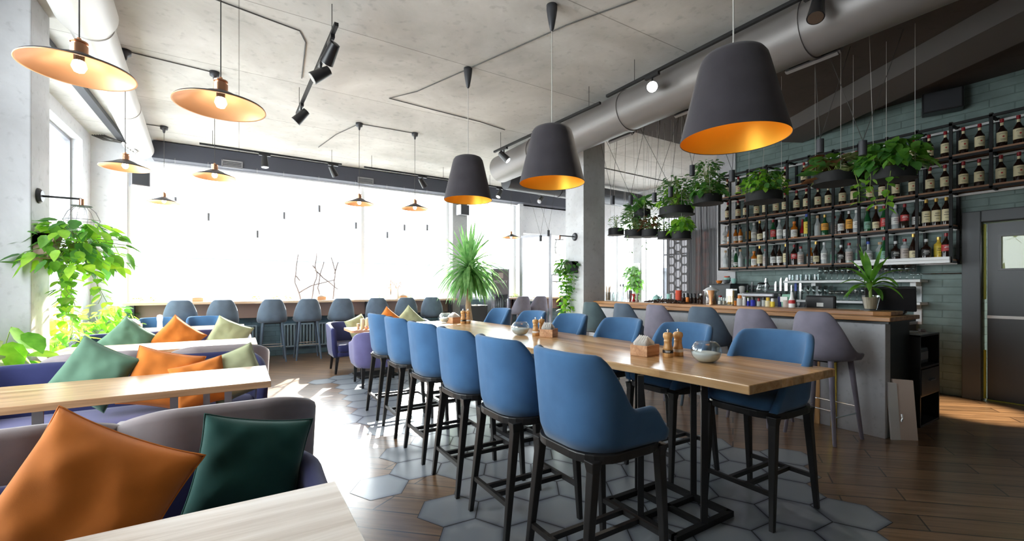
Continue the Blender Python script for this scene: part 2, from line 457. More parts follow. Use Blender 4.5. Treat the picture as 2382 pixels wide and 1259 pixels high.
# ------------------------------------------------------------------ shell
WY = 10.15
MB().box(-2.7, 9.6, -2.8, 10.6, CEIL, CEIL+.2).build('ceiling', 'ceiling_concrete', kind='structure')
mb = MB()
mb.box(-2.5, -1.69, WY, WY+.35, 0, CEIL)
mb.box(6.5, 6.62, WY-.1, WY+.35, 0, CEIL)
mb.box(6.62, 9.6, WY, WY+.35, 2.9, CEIL)
mb.box(-1.69, 9.6, WY, WY+.35, 3.65, CEIL)
mb.build('wall_far', 'plaster', kind='structure')
mb = MB(); mb.box(-1.69, 6.5, WY, WY+.35, 0, 1.08); mb.box(6.62, 9.6, WY, WY+.35, 0, 1.0)
mb.build('wall_under_windows', 'teal_panel', kind='structure')
MB().box(4.5, 4.9, WY-.14, WY+.35, 0, CEIL).build('wall_column', 'bar_concrete', kind='structure')
MB().box(-1.3, 9.3, WY-.27, WY, 3.68, CEIL-.02).build('trim_1', 'bulkhead_paint', kind='structure')
mb = MB()
for y0, y1, z0, z1 in ((-2.8, 1.8, 0, CEIL), (1.8, 4.8, 0, .5), (4.8, 6, 0, CEIL), (6, 9.7, 0, .5), (9.7, 10.3, 0, CEIL), (1.8, 4.8, 3.78, CEIL), (6, 9.7, 3.78, CEIL)):
    mb.box(-2.55, -2.15, y0, y1, z0, z1)
mb.build('wall_left', 'plaster', kind='structure')
MB().box(-2.2, -1.55, 5.5, 5.95, 0, CEIL).build('wall_pier', 'pillar_concrete', kind='structure', bevel=.01)
mb = MB(); mb.box(4.94, 5.43, 5.65, 6.13, 0, CEIL); mb.build('wall_pillar', 'pillar_concrete', kind='structure', bevel=.008)
MB().box(-2.6, 9.5, -2.85, -2.6, 0, CEIL).build('wall_back', 'back_paint', kind='structure')
MB().box(4.45, 7.82, -2.7, 5.06, CEIL-.05, CEIL+.01).build('ceiling_bar_shade', 'shade_ceiling', kind='structure')  # slab coloured dark to carry the light fall-off over the bar
mb = MB()
mb.box(7.8, 8.05, -2.7, .5, 0, CEIL); mb.box(7.8, 8.05, 1.53, 5.05, 0, CEIL); mb.box(7.8, 8.05, .5, 1.53, 2.2, CEIL)
mb.build('wall_right', 'green_brick', kind='structure')
MB().box(7.775, 8.06, 4.69, 5.06, 0, CEIL).build('wall_return', 'bar_concrete', kind='structure')
mb = MB(); mb.box(8.05, 9.5, 4.8, 5.05, 0, CEIL)
for y0, y1, z0, z1 in ((5.05, 7.1, 0, CEIL), (9.3, 10.4, 0, CEIL), (7.1, 9.3, 0, .9), (7.1, 9.3, 3.3, CEIL)): mb.box(9.3, 9.6, y0, y1, z0, z1)
mb.build('wall_end', 'plaster', kind='structure')
MB().box(9.25, 9.6, 8.22, 8.52, .9, 3.3).build('wall_mullion', 'pillar_concrete', kind='structure')
mb = MB(); mb.box(9.1, 9.2, -.6, 2.8, 0, 3); mb.build('wall_service', 'service_wall', kind='structure')
mb = MB()
d = Vector((-1.4, -2.54, 0)).normalized(); u = Vector((d.y, -d.x, 0))
c0 = Vector((7.5, 3.64, 3.87)); c1 = c0+d*6.8
mb.bar(c0-d*.05, c1, .56, .25); mb.build('trim_2', 'beam_paint', kind='structure')
# ground, and a building added to dim the low sky behind the branches
MB().box(-60, 70, 10.6, 90, -.3, -.12).build('ground', 'outside_ground', kind='structure')
t = thing('building', 'pale low building added outside the far windows to dim the low sky', 'building', (4, 26, -.12))
mb = MB(); mb.box(-30, 30, 0, 8, 0, 2.9); mb.build('wall', 'outside_wall', t)
mb = MB(); mb.box(-30.4, 30.4, -.4, 8.4, 2.9, 3.2); mb.build('roof', 'outside_roof', t)
for k in range(12):
    mb = MB(); mb.box(-27+5*k, -25+5*k, -.05, 0, .9, 2.2); f_ = mb.build('window', 'outside_roof', t)
# windows
def window(n, axis, a0, a1, z0, z1, pos, muls, fw=.06, mat='white_paint'):
    mb = MB(); gb = MB()
    def B(m, p0, p1, q0, q1, t):
        if axis == 'x': m.box(p0, p1, pos-t, pos+t, q0, q1)
        else: m.box(pos-t, pos+t, p0, p1, q0, q1)
    for p0, p1, q0, q1 in [(a0, a1, z0, z0+fw), (a0, a1, z1-fw, z1), (a0, a0+fw, z0+fw, z1-fw), (a1-fw, a1, z0+fw, z1-fw)]+[(m-fw*.6, m+fw*.6, z0+fw, z1-fw) for m in muls]:
        B(mb, p0, p1, q0, q1, .035)
    o = mb.build('window_%d' % n, mat, kind='structure')
    ed = [a0+fw]+[x for m in muls for x in (m-fw*.6, m+fw*.6)]+[a1-fw]
    for i in range(0, len(ed), 2):
        g = MB(); B(g, ed[i], ed[i+1], z0+fw, z1-fw, .004); g.build('pane', 'pane', o)
window(1, 'x', -1.69, 4.5, 1.08, 3.7, 10.3, [.26, 2.39])
window(2, 'x', 4.9, 6.5, 1.08, 3.7, 10.3, [])
window(3, 'x', 6.62, 9.3, 1.0, 2.9, 10.3, [7.9])
window(4, 'y', 6.0, 9.7, .5, 3.78, -2.32, [7.9], .05, 'grey_metal')
window(5, 'y', 1.8, 4.8, .5, 3.78, -2.32, [3.3], .05, 'grey_metal')  # unseen window, put in and sized for soft fill from the left
window(6, 'y', 7.1, 8.25, .9, 3.3, 9.45, [])
window(7, 'y', 8.5, 9.3, .9, 3.3, 9.45, [])
# entrance glass screen
t = thing('glass_screen', 'glass entrance screen in a thin grey frame beside the far windows', 'glass screen', (6.53, 10.0, 0))
mb = MB()
mb.bar((0, 0, 0), (0, 0, 2.79), .06); mb.bar((.37, -.8, 0), (.37, -.8, 2.79), .06); mb.bar((0, 0, 2.76), (.37, -.8, 2.76), .06); mb.bar((0, 0, .05), (.37, -.8, .05), .06)
mb.build('frame', 'grey_metal', t)
g = MB(); g.bar((.016, -.035, 1.4), (.354, -.765, 1.4), .01, 2.66); g.build('pane', 'pane', t)
# door
t = MB()
for y0, y1, z0, z1 in ((1.53, 1.7, 0, 2.34), (.36, .5, 0, 2.34), (.5, 1.53, 2.2, 2.34)): t.box(7.74, 7.83, y0, y1, z0, z1)
dr = t.build('door_frame', 'frame_paint', kind='structure', bevel=.01)
mb = MB()
for y0, y1, z0, z1 in ((.52, 1.5, .01, 1.62), (.52, 1.5, 2.02, 2.185), (1.385, 1.5, 1.62, 2.02), (.52, .66, 1.62, 2.02)): mb.box(7.87, 7.92, y0, y1, z0, z1)
d = mb.build('door_1', 'door_paint', kind='structure')
f = MB()
for y0, y1, z0, z1 in ((.64, 1.405, 1.6, 1.625), (.64, 1.405, 2.015, 2.04), (1.38, 1.405, 1.625, 2.015), (.64, .665, 1.625, 2.015)): f.box(7.855, 7.93, y0, y1, z0, z1)
f.build('window_frame', 'black_plastic', d)
g = MB(); g.box(7.89, 7.9, .66, 1.385, 1.62, 2.02); g.build('pane', 'pane', d)
s = MB(); s.box(7.855, 7.87, .55, 1.5, 1.015, 1.05); s.build('push_strip', 'white_plastic', d)
s = MB(); s.box(7.835, 7.86, 1.505, 1.525, .02, .62); s.box(7.835, 7.86, 1.505, 1.525, 1.25, 2.18); s.box(7.835, 7.86, .55, 1.5, .004, .012); s.build('edge_strip', 'lit_gap_yellow', d)  # yellow colour stands in for the lit gap around the door

# ------------------------------------------------------------------ ceiling services
def duct(name, label, p0, p1, r, mat, joints, vents, ventdir):
    t = thing(name, label, 'duct', p0)
    p0, p1 = Vector(p0), Vector(p1); ax = (p1-p0).normalized(); L = (p1-p0).length
    u = ax.cross(Vector((0, 0, 1))).normalized()
    mb = MB(); mb.tube([(0, 0, 0), ax*.02, ax*.021, ax*(L*.5), p1-p0], [r*.6, r*.97, r, r, r], 40); mb.build('pipe', mat, t, smooth='auto')
    for j in joints:
        mb = MB(); c = ax*j; mb.tube([c-ax*.025, c-ax*.024, c+ax*.024, c+ax*.025], [r*.98, r*1.045, r*1.045, r*.98], 40); mb.build('joint_ring', mat, t, smooth='auto')
    for j, ln in vents:
        n = (u*ventdir[0]+Vector((0, 0, 1))*ventdir[1]).normalized(); c = ax*j+n*(r+.012); v = ax.cross(n)
        mb = MB(); mb.mi = 0
        for a, w_ in ((-ln/2, .03), (ln/2, .03)): mb.bar(c+ax*a-v*.1, c+ax*a+v*.1, w_, .03, n)
        for a in (-.1, .1): mb.bar(c-ax*ln/2+v*a, c+ax*ln/2+v*a, .03, .03, n)
        g = mb.build('vent_frame', mat, t)
        mb = MB(); mb.bar(c-ax*ln/2-n*.008, c+ax*ln/2-n*.008, .2, .012, n); mb.build('vent_opening', 'black_plastic', g)
        mb = MB()
        for q in range(4): mb.bar(c-ax*ln/2+v*(-.06+.04*q), c+ax*ln/2+v*(-.06+.04*q), .009, .02, n)
        mb.build('vent_slats', mat, g)
    return t
duct('air_duct', 'long grey round air duct with slatted vents above the bar stools', (4.27, 7.28, 3.66), (4.2, -2.5, 3.66), .25, 'duct_grey', [1.25, 3.3, 5.4, 7.6], [(.95, .42), (3.0, .42), (4.1, .42), (5.35, .42), (7.4, .42)], (-.8, -.6))
wd_ = duct('air_duct', 'white round air duct along the left windows with a small end vent', (-1.42, 9.8, 3.78), (-.72, -1.2, 3.78), .165, 'duct_white', [2.2, 4.45, 4.6], [(.5, .22)], (.55, -.8))
mb = MB(); q0, q1 = Vector((.7*4.62/11, -11*4.62/11.02, 0)), Vector((.7, -11, 0)); mb.tube([q0, q0+(q1-q0)*.004, q1], [.17, .215, .215], 40); mb.build('wide_section', 'duct_white', wd_, smooth='auto')
duct('air_duct', 'dark short air duct crossing behind the concrete pillar', (4.9, 8.15, 3.72), (9.2, 8.3, 3.72), .2, 'charcoal_metal', [1.5], [], (0, -1))
t = thing('cable_tray', 'dark steel cable tray on the ceiling above the left windows', 'cable tray', (-1.72, 0, 3.97))
m_ = MB(); m_.box(-.05, .05, -1.5, 10.0, -.05, .02); m_.build('tray', 'charcoal_metal', t)
m_ = MB(); m_.box(-.06, .06, 6.9, 7.0, -.08, -.05); m_.build('junction_box', 'grey_metal', t)
t = thing('cable_bundle', 'tangle of black cables and a connector box in the far left ceiling corner', 'cables', (-1.9, 10.05, 3.9))
rr = random.Random(3)
for q in range(6):
    m_ = MB(); m_.tube([(-.2+.03*q, -.05, .06+.005*q), (-.05+.05*q, -.1-.02*q, .0-.03*rr.random()), (.2+.02*q, -.12, -.04*rr.random()), (.35, -.15, .02)], .012, 6); m_.build('cable', 'wire', t)
m_ = MB(); m_.box(.3, .5, -.2, -.1, -.02, .05); m_.build('connector_box', 'white_plastic', t)
for x, lab in ((-.11, 'slatted grey air vent on the dark bulkhead above the left stools'), (2.36, 'slatted grey air vent on the dark bulkhead above the middle windowpane')):
    t = thing('wall_vent', lab, 'vent', (x, WY-.275, 3.73))
    m_ = MB()
    for z in (-.06, .06): m_.box(-.16, .16, -.015, .0, z-.012, z+.012)
    for a in (-.16, .16): m_.box(a-.01, a+.01, -.015, 0, -.07, .07)
    m_.build('frame', 'grey_metal', t)
    m_ = MB(); [m_.box(-.15, .15, -.012, 0, -.04+.027*q, -.026+.027*q) for q in range(4)]; m_.build('slats', 'grey_metal', t)

def track(label, p0, p1, zt, heads, gname='ceiling light tracks'):
    """heads: (fraction, aim vector, lit)"""
    t = thing('light_track', label, 'track light', (p0[0], p0[1], zt))
    a, b = Vector((0, 0, 0)), Vector((p1[0]-p0[0], p1[1]-p0[1], 0)); L = b.length; ax = b.normalized()
    m_ = MB(); m_.bar(a, b, .035, .03); m_.build('rail', 'black_metal', t)
    for f_ in (.08, .92):
        m_ = MB(); m_.tube([ax*(L*f_)+Vector((0, 0, .015)), ax*(L*f_)+Vector((0, 0, CEIL-zt))], .004, 6); m_.build('hanger', 'wire', t)
    for f_, aim, lit in heads:
        c = ax*(L*f_); aim = Vector(aim).normalized()
        m_ = MB(); m_.bar(c-ax*.09+Vector((0, 0, -.03)), c+ax*.09+Vector((0, 0, -.03)), .035, .035); ad = m_.build('adapter', 'black_plastic', t)
        m_ = MB(); m_.tube([c+Vector((0, 0, -.04)), c+Vector((0, 0, -.11))], .011, 8); m_.bar(c+Vector((0, 0, -.1)), c+Vector((0, 0, -.14))+aim*.02, .05, .012); m_.build('bracket', 'black_plastic', ad)
        k = c+Vector((0, 0, -.15))
        m_ = MB(); m_.tube([k-aim*.1, k-aim*.095, k+aim*.1], [.03, .045, .062], 20); hd = m_.build('spot_head', 'black_plastic', t, smooth='auto')
        m_ = MB(); m_.tube([k+aim*.1, k+aim*.103], .054, 20); m_.build('spot_lens', 'spot_glow' if lit == 2 else 'chrome', hd)
    return t
track('short black light track with two spot heads over the left dining tables', (.73, 4.1), (.66, 6.5), 3.72, [(.1, (-.2, .5, -.5), 0), (.3, (-.75, .1, -.55), 0), (.85, (-.6, .2, -.7), 0)])
track('black light track with two spots along the window, left of the copper pendants', (-.55, 8.8), (1.67, 8.86), 3.75, [(.42, (.05, -.1, -1), 0), (.93, (.5, .3, -.8), 0)])
track('black light track with one spot along the window over the middle stools', (2.08, 8.82), (3.9, 8.85), 3.75, [(.66, (.6, .2, -.7), 0)])
track('black light track with two spots in front of the entrance screen', (4.76, 8.9), (7.0, 9.0), 3.75, [(.2, (-.5, -.2, -.8), 0), (.75, (-.7, -.3, -.6), 0)])
track('black light track beside the far end of the grey duct', (3.72, 6.55), (3.86, 4.1), 3.72, [(.12, (.5, -.5, -.7), 0)])
track('long black light track over the bar stools with one glowing spot', (3.83, 3.95), (3.9, -1.5), 3.74, [(.126, (-.82, -.70, -.45), 2), (.42, (-.45, -.1, -.9), 0)])
# wires on the ceiling
def ceilwire(label, pts, r=.006, mat='wire'):
    m_ = MB(); m_.tube([(x, y, CEIL-.008) for x, y in pts], r, 6); tag(m_.build('ceiling_cable', mat), label, 'cable')
ceilwire('black cable on the ceiling running from the left duct to the short light track', [(-1.0, 4.6), (-.4, 4.72), (.2, 4.84), (.52, 4.9), (.6, 5.1), (.66, 6.0)])
ceilwire('black cable linking the two copper pendants over the near left tables', [(-1.05, 6.33), (-.6, 6.37), (-.25, 6.4)])
ceilwire('thin cable on the ceiling beside the far left copper pendant', [(-1.0, 9.0), (-1.6, 9.0)])
ceilwire('black cable on the ceiling joining the two far copper pendants', [(1.62, 7.19), (2.1, 7.16), (2.52, 7.15)])
ceilwire('black cable running from the window light track to a far copper pendant', [(1.62, 7.19), (1.4, 7.9), (1.25, 8.8)])
ceilwire('long black cable crossing the ceiling above the middle big shade', [(3.35, 2.1), (2.75, 3.4), (2.31, 4.7), (2.0, 5.6), (1.75, 6.0), (2.4, 6.05), (3.2, 6.1), (3.72, 6.2)])
ceilwire('black cable crossing the ceiling above the hanging planters', [(5.5, 7.0), (6.8, 7.05), (8.0, 7.1), (9.2, 7.15)], .012)

# ------------------------------------------------------------------ upholstered shells
def upath(w, yf, yb, r, n):
    """open U seen from above, from the front left round the back to the front right: (x, y, nx, ny, s)"""
    pts = []
    segs = [('l', (-w/2, yf), (-w/2, yb+r), (-1, 0)), ('a', (-w/2+r, yb+r), PI, 1.5*PI), ('l', (-w/2+r, yb), (w/2-r, yb), (0, -1)),
            ('a', (w/2-r, yb+r), 1.5*PI, 2*PI), ('l', (w/2, yb+r), (w/2, yf), (1, 0))]
    lens = [math.dist(q[1], q[2]) if q[0] == 'l' else r*PI/2 for q in segs]; L = sum(lens)
    for i in range(n+1):
        s = i/n; d = s*L
        for q, l in zip(segs, lens):
            if d <= l+1e-9 or q is segs[-1]:
                k = min(1, d/l) if l > 1e-9 else 0
                if q[0] == 'l': pts.append((q[1][0]+(q[2][0]-q[1][0])*k, q[1][1]+(q[2][1]-q[1][1])*k, *q[3], s))
                else:
                    a = q[2]+(q[3]-q[2])*k; pts.append((q[1][0]+r*math.cos(a), q[1][1]+r*math.sin(a), math.cos(a), math.sin(a), s))
                break
            d -= l
    return pts
def shell(mb, path, z0, top, th, flare=lambda s, z: 0., nv=7):
    rings = []
    for x, y, nx, ny, s in path:
        zt = top(s); ring = []
        a = th/2
        zs = [z0+(max(zt-a, z0+.01)-z0)*k/nv for k in range(nv+1)]
        for z in zs: f = flare(s, z); ring.append((x+nx*f, y+ny*f, z))
        f = flare(s, zt)
        for k in range(1, 5):
            an = PI*k/5; o = f-a+a*math.cos(an); ring.append((x+nx*o, y+ny*o, max(zt-a, z0+.01)+a*math.sin(an)))
        for z in zs[::-1]: f = flare(s, z)-th; ring.append((x+nx*f, y+ny*f, z))
        rings.append(ring)
    mb.rings(rings, True, True, True); return mb
def rrect(w, y0, y1, r, n=6):
    P = []
    for cx, cy_, a in ((w/2-r, y1-r, 0), (-w/2+r, y1-r, PI/2), (-w/2+r, y0+r, PI), (w/2-r, y0+r, 1.5*PI)):
        P += [(cx+r*math.cos(a+PI/2*k/n), cy_+r*math.sin(a+PI/2*k/n)) for k in range(n+1)]
    return P
def pad(mb, w, y0, y1, r, z0, z1, e=.025):
    """cushion with rounded edges"""
    rg = []
    for z, i in ((z0, e*.6), (z0+e*.5, e*.12), (z0+e, 0), (z1-e, 0), (z1-e*.4, e*.2), (z1, e*.9)):
        rg.append([(x, y, z) for x, y in rrect(w-2*i, y0+i, y1-i, max(.01, r-i))])
    c = [(x*.55, (y-(y0+y1)/2)*.55+(y0+y1)/2, z1+.012) for x, y, _ in rg[-1]]
    rg.append(c); mb.rings(rg); return mb

# ------------------------------------------------------------------ counter chairs at the long table
def counter_chair(label):
    t = thing('counter_chair', label, 'chair', group='blue chairs at the long table')
    def top(s):
        a = abs(s-.5)*2
        z = 1.115-.012*(a/.4)**2 if a < .4 else 1.103
        z -= .255*sstep(.33, .68, a); z -= .115*sstep(.84, 1.02, a)
        return z
    mb = MB(); shell(mb, upath(.5, .235, -.25, .19, 60), .672, top, .045, lambda s, z: .055*((z-.67)/.44)*max(0, 1-abs(s-.5)*2.2)-.018*max(0, 1-(z-.672)/.08)**2)
    mb.build('backrest', 'blue_fabric', t, smooth=True)
    mb = MB(); pad(mb, .475, -.2, .26, .12, .675, .745, .03); mb.build('seat', 'blue_fabric', t, smooth=True)
    mb = MB(); mb.prism(rrect(.495, -.245, .262, .16), .632, .674); mb.build('seat_frame', 'dark_leg', t, bevel=.006)
    F = [(.215, .25), (-.215, .25), (.215, -.27), (-.215, -.27)]; T = [(.205, .215), (-.205, .215), (.195, -.2), (-.195, -.2)]
    for f, p in zip(F, T):
        mb = MB(); mb.rings([[(cx+a*w_, cy_+b*w_, z) for a, b in ((-1, -1), (1, -1), (1, 1), (-1, 1))] for cx, cy_, z, w_ in
            ((p[0], p[1], .65, .03), (p[0], p[1], .6, .022), (p[0]*.7+f[0]*.3, p[1]*.7+f[1]*.3, .42, .02), (*f, .0, .014))])
        mb.build('leg', 'dark_leg', t, bevel=.004)
    at = lambda i, z: tuple(a+(b-a)*(z/.62) for a, b in zip(F[i], T[i]))+(z,)
    mb = MB()
    z = .205
    mb.bar(at(0, z), at(1, z), .022, .026); mb.bar(at(2, z), at(3, z), .022, .026)
    for x in (-.055, .055): mb.bar((x, .24, z), (x, -.255, z), .022, .026)
    mb.build('stretcher', 'dark_leg', t)
    return t
LC = ['near the pillows, turned back to the aisle, first in its row', 'second', 'third', 'fourth', 'fifth', 'last']
ORD = ['nearest', 'second', 'third', 'fourth', 'fifth', 'farthest']
cc = counter_chair('blue counter chair seen from behind, nearest on the aisle side of the long table')
cc.location = (1.50, 1.62, 0); cc.rotation_euler = (0, 0, -PI/2)
ly = [1.62, 2.25, 2.87, 3.52, 4.22, 4.87]
for i in range(1, 6):
    dup(cc, (1.5, ly[i], 0), -PI/2+R.uniform(-.02, .02), 'blue counter chair seen from behind, %s along the aisle side of the long table' % ORD[i])
ry = [1.555, 2.24, 2.92, 3.65, 4.37, 5.16]
for i in range(6):
    dup(cc, (2.84, ry[i], 0), PI/2+R.uniform(-.03, .03), 'blue counter chair facing out, %s along the bar side of the long table' % ORD[i])

# long table
t = thing('long_table', 'long high oak table with natural edge and black steel pedestals', 'table', (2.4, 3.5, 0))
lp = [(2.107, 1.2), (2.085, 1.6), (2.03, 2.05), (1.99, 2.5), (1.945, 3.0), (1.92, 3.5), (1.875, 4.1), (1.83, 4.69), (1.775, 5.3), (1.72, 5.85)]
rp = [(2.985, 1.185), (2.97, 2.0), (2.945, 3.0), (2.91, 4.0), (2.87, 5.0), (2.83, 5.8)]
def wav(P):
    out = []
    for a, b in zip(P, P[1:]):
        for k in range(6):
            x, y = a[0]+(b[0]-a[0])*k/6, a[1]+(b[1]-a[1])*k/6
            out.append((x+.012*noise.noise((x*2, y*4, 3)), y))
    return out+[P[-1]]
poly = [(x-2.4, y-3.5) for x, y in wav(lp)+wav(rp)[::-1]]
MB().prism(poly, .872, .92).build('tabletop', 'table_oak', t, bevel=.006)
for y, x in ((1.82, 2.29), (3.55, 2.38), (5.2, 2.3)):
    p = Vector((x-2.4, y-3.5, 0)); h = .25
    mb = MB()
    for a in (-h, h): mb.bar(p+Vector((-h-.0175, a, .018)), p+Vector((h+.0175, a, .018)), .035); mb.bar(p+Vector((a, -h, .018)), p+Vector((a, h, .018)), .035)
    mb.bar(p+Vector((-h, 0, .018)), p+Vector((h, 0, .018)), .03); mb.bar(p+Vector((0, -h, .018)), p+Vector((0, h, .018)), .03)
    b = mb.build('pedestal_base', 'black_metal', t)
    for a, c in ((0, -h), (0, h), (-h, 0), (h, 0)):
        mb = MB(); mb.bar(p+Vector((a, c, .035)), p+Vector((a, c, .872)), .035); mb.build('post', 'black_metal', t)

# ------------------------------------------------------------------ bar stools
def bar_stool(label, mat, legmat, group):
    t = thing('bar_stool', label, 'stool', group=group)
    def top(s):
        a = abs(s-.5)*2
        return .80+.375*(1-sstep(.24, .98, a))**1.35
    def fl(s, z):
        v = (z-.74)/.43
        return -.045*v-.05*v*(1 if abs(s-.5) > .12 else .3)*0-.03*max(0, 1-v*6)**2
    mb = MB(); shell(mb, upath(.52, .19, -.245, .225, 48), .735, top, .04, fl); mb.build('backrest', mat, t, smooth=True)
    mb = MB(); pad(mb, .5, -.21, .23, .2, .735, .81, .035); mb.build('seat', mat, t, smooth=True)
    mb = MB(); mb.box(-.14, .14, -.14, .14, .715, .737); mb.build('seat_plate', 'black_metal', t)
    F = [(.22, .22), (-.22, .22), (.22, -.22), (-.22, -.22)]
    for f in F:
        mb = MB(); mb.tube([(f[0]*.7, f[1]*.7, .735), (f[0]*.98, f[1]*.98, .03), (*f, 0)], [.024, .016, .014], 10); mb.build('leg', legmat, t, smooth='auto')
    z = .3; k = 1-.3*(z/.735)
    mb = MB()
    mb.tube([(F[0][0]*k, F[0][1]*k, z), (F[1][0]*k, F[1][1]*k, z)], .007, 8)
    for i, j in ((0, 2), (1, 3)): mb.tube([(F[i][0]*k, F[i][1]*k, z-.06), (F[j][0]*k, F[j][1]*k, z-.06)], .007, 8)
    mb.tube([(F[2][0]*k, F[2][1]*k, z), (F[3][0]*k, F[3][1]*k, z)], .007, 8)
    mb.build('footrest', 'chrome', t, smooth='auto')
    return t
GB, GW = 'bar stools along the concrete bar', 'grey stools at the window counter'
cols = [('mauve_fabric', 'mauve grey'), ('mauve_fabric', 'mauve grey'), ('slate_fabric', 'slate blue'), ('mauve_fabric', 'mauve grey'), ('slate_fabric', 'slate blue'), ('teal_fabric', 'dark teal')]
by = [1.96, 2.55, 3.13, 3.77, 4.35, 5.0]
bs = {}
for i, (c, nm) in enumerate(cols):
    lab = '%s upholstered bar stool at the bar, %s' % (nm, ['nearest the bar end', 'second from the bar end', 'third from the bar end', 'fourth from the bar end', 'fifth from the bar end', 'next to the concrete pillar'][i])
    if c not in bs: bs[c] = o = bar_stool(lab, c, c, GB)
    else: o = dup(bs[c], (0, 0, 0), 0, lab, GB)
    o.location = (4.665, by[i], 0); o.rotation_euler = (0, 0, -PI/2+R.uniform(-.12, .08))
wx = [(-.85, .02), (-.25, .03), (.53, .0), (1.14, -.0), (1.77, -.04), (2.5, -.3), (3.12, -.25), (3.72, -.4)]
for i, (x, a) in enumerate(wx):
    o = dup(bs['slate_fabric'], (x, 9.42, 0), a, 'slate grey upholstered stool at the window counter, %s from its left end' % ['first', 'second', 'third', 'fourth', 'fifth', 'sixth', 'seventh', 'eighth'][i], GW)
for x, c, lab in ((5.88, 'mauve_fabric', 'pale mauve stool beside the drinks fridge at the far counter'), (6.4, 'mauve_fabric', 'pale mauve stool under the trailing pillar plant, at the far counter')):
    dup(bs[c], (x, 9.05, 0), -.1, lab, 'stools at the far right counter')

# ------------------------------------------------------------------ window counters and radiators
def counter(label, x0, x1, yb):
    t = thing('window_counter', label, 'counter', ((x0+x1)/2, yb, 0)); h = (x1-x0)/2
    mb = MB(); mb.box(-h, h, -.5, 0, 1.085, 1.13); mb.build('counter_top', 'ledge_oak', t, bevel=.006)
    mb = MB(); mb.box(-h+.12, h-.02, -.22, -.19, .8, 1.085); mb.build('apron', 'apron_wood', t)
    k = max(2, int((x1-x0)/2))
    for i in range(k+1):
        x = -h+.1+(2*h-.2)*i/k; mb = MB(); mb.box(x-.03, x+.03, -.32, -.02, .78, 1.085); mb.build('bracket', 'charcoal_metal', t)
    return t
counter('long oak window counter with dark brown apron behind the slate stools', -1.66, 4.46, WY)
counter('short pale counter by the far right windows behind the pale mauve stools', 5.95, 6.45, WY)
counter('pale window counter beyond the glass screen', 7.0, 8.6, WY)
rg = 'radiators under the window counter'
def radiator(label, x0, x1):
    t = thing('radiator', label, 'radiator', ((x0+x1)/2, WY-.02, 0), 0, rg); h = (x1-x0)/2
    mb = MB(); mb.box(-h, h, -.03, -.0, .2, .62); mb.box(-h, h, -.1, -.0, .62, .65); mb.box(-h, h, -.1, -.0, .17, .2); mb.build('panel', 'radiator_paint', t)
    n = int((x1-x0)/.06); mb = MB()
    for i in range(n+1):
        x = -h+.01+(2*h-.02)*i/n; mb.box(x-.013, x+.013, -.1, -.03, .2, .62)
    mb.build('fins', 'radiator_paint', t, bevel=.006)
    for s in (-1, 1):
        mb = MB(); mb.tube([(s*(h-.05), -.05, .18), (s*(h-.05), -.05, .0)], .011, 8); mb.build('pipe', 'grey_metal', t)
radiator('ribbed teal radiator under the window counter, behind the middle stools', .72, 2.35)
radiator('ribbed teal radiator under the window counter, left of the cables', -1.2, .3)

# ------------------------------------------------------------------ left dining tables, benches, tub chairs
def dining_table(label, x0, x1, y0, y1, mat, z=.78):
    t = thing('dining_table', label, 'table', ((x0+x1)/2, (y0+y1)/2, 0), 0, 'oak tables by the left windows'); hx, hy = (x1-x0)/2, (y1-y0)/2
    mb = MB(); mb.box(-hx, hx, -hy, hy, z-.042, z); mb.build('tabletop', [mat], t, bevel=.003)
    for cx in (-hx+.45, hx-.38):
        mb = MB(); mb.box(cx-.16, cx+.16, -.28, .28, 0, .015); mb.build('foot_plate', 'grey_metal', t, bevel=.004)
        for a, b in ((-.14, -.24), (.14, -.24), (0, .24)):
            mb = MB(); mb.box(cx+a-.02, cx+a+.02, b-.006, b+.006, .015, z-.042); mb.build('leg', 'grey_metal', t)
    return t
dining_table('pale oak table with fine grain, in the near foreground by the orange pillow', -1.5, .262, .72, 1.49, 'pale_oak')
dining_table('sunlit oak table behind the orange and dark green pillows', -1.52, .18, 3.3, 3.98, 'edge_oak')
dining_table('sunlit oak table behind the pillow bench, third from the near foreground', -1.5, .17, 5.5, 6.22, 'edge_oak')
dining_table('oak table holding the napkin box, with two blue chairs behind it', -1.5, .07, 7.85, 8.6, 'edge_oak')
def tub(name, label, cat, w, d, hb, ha, mat, mat2, loc, rz, group=None, r=.26, seat=.44, leg=True, flat=None, zb=.14):
    t = thing(name, label, cat, loc, rz, group)
    flat = flat if flat is not None else min(.62, max(.2, (w-2*r)/(w+1.2*d)+.08))
    def top(s):
        a = abs(s-.5)*2
        return hb-(hb-ha)*sstep(flat, .97, a)
    mb = MB(); shell(mb, upath(w, d/2-.03, -d/2, r, 60), zb, top, .075, lambda s, z: .03*(z-zb)/.6-.02*max(0, 1-(z-zb)/.1)); mb.build('backrest', mat, t, smooth=True)
    mb = MB(); pad(mb, w-.13, -d/2+.06, d/2, .06, zb+.01, max(.3, zb+.08), .02); mb.build('seat_base', mat2, t, smooth=True)
    mb = MB(); pad(mb, w-.14, -d/2+.06, d/2+.015, .07, max(.3, zb+.08), seat, .035); mb.build('seat_cushion', mat2, t, smooth=True)
    if leg:
        for x, y in ((w/2-.08, d/2-.08), (-w/2+.08, d/2-.08), (w/2-.1, -d/2+.1), (-w/2+.1, -d/2+.1)):
            mb = MB(); mb.bar((x, y, zb+.02), (x*1.04, y*1.06, 0), .05, .05, (0, 1, 0), .03, .03); mb.build('leg', 'dark_leg', t)
    return t
gb, gc = 'navy benches with pillows', 'taupe tub chairs backing the benches'
tub('bench', 'navy barrel-backed bench holding the big orange and dark green pillows', 'bench', 1.86, .66, .70, .66, 'navy_fabric', 'navy_fabric', (-.66, 1.93, 0), PI, gb, .3)
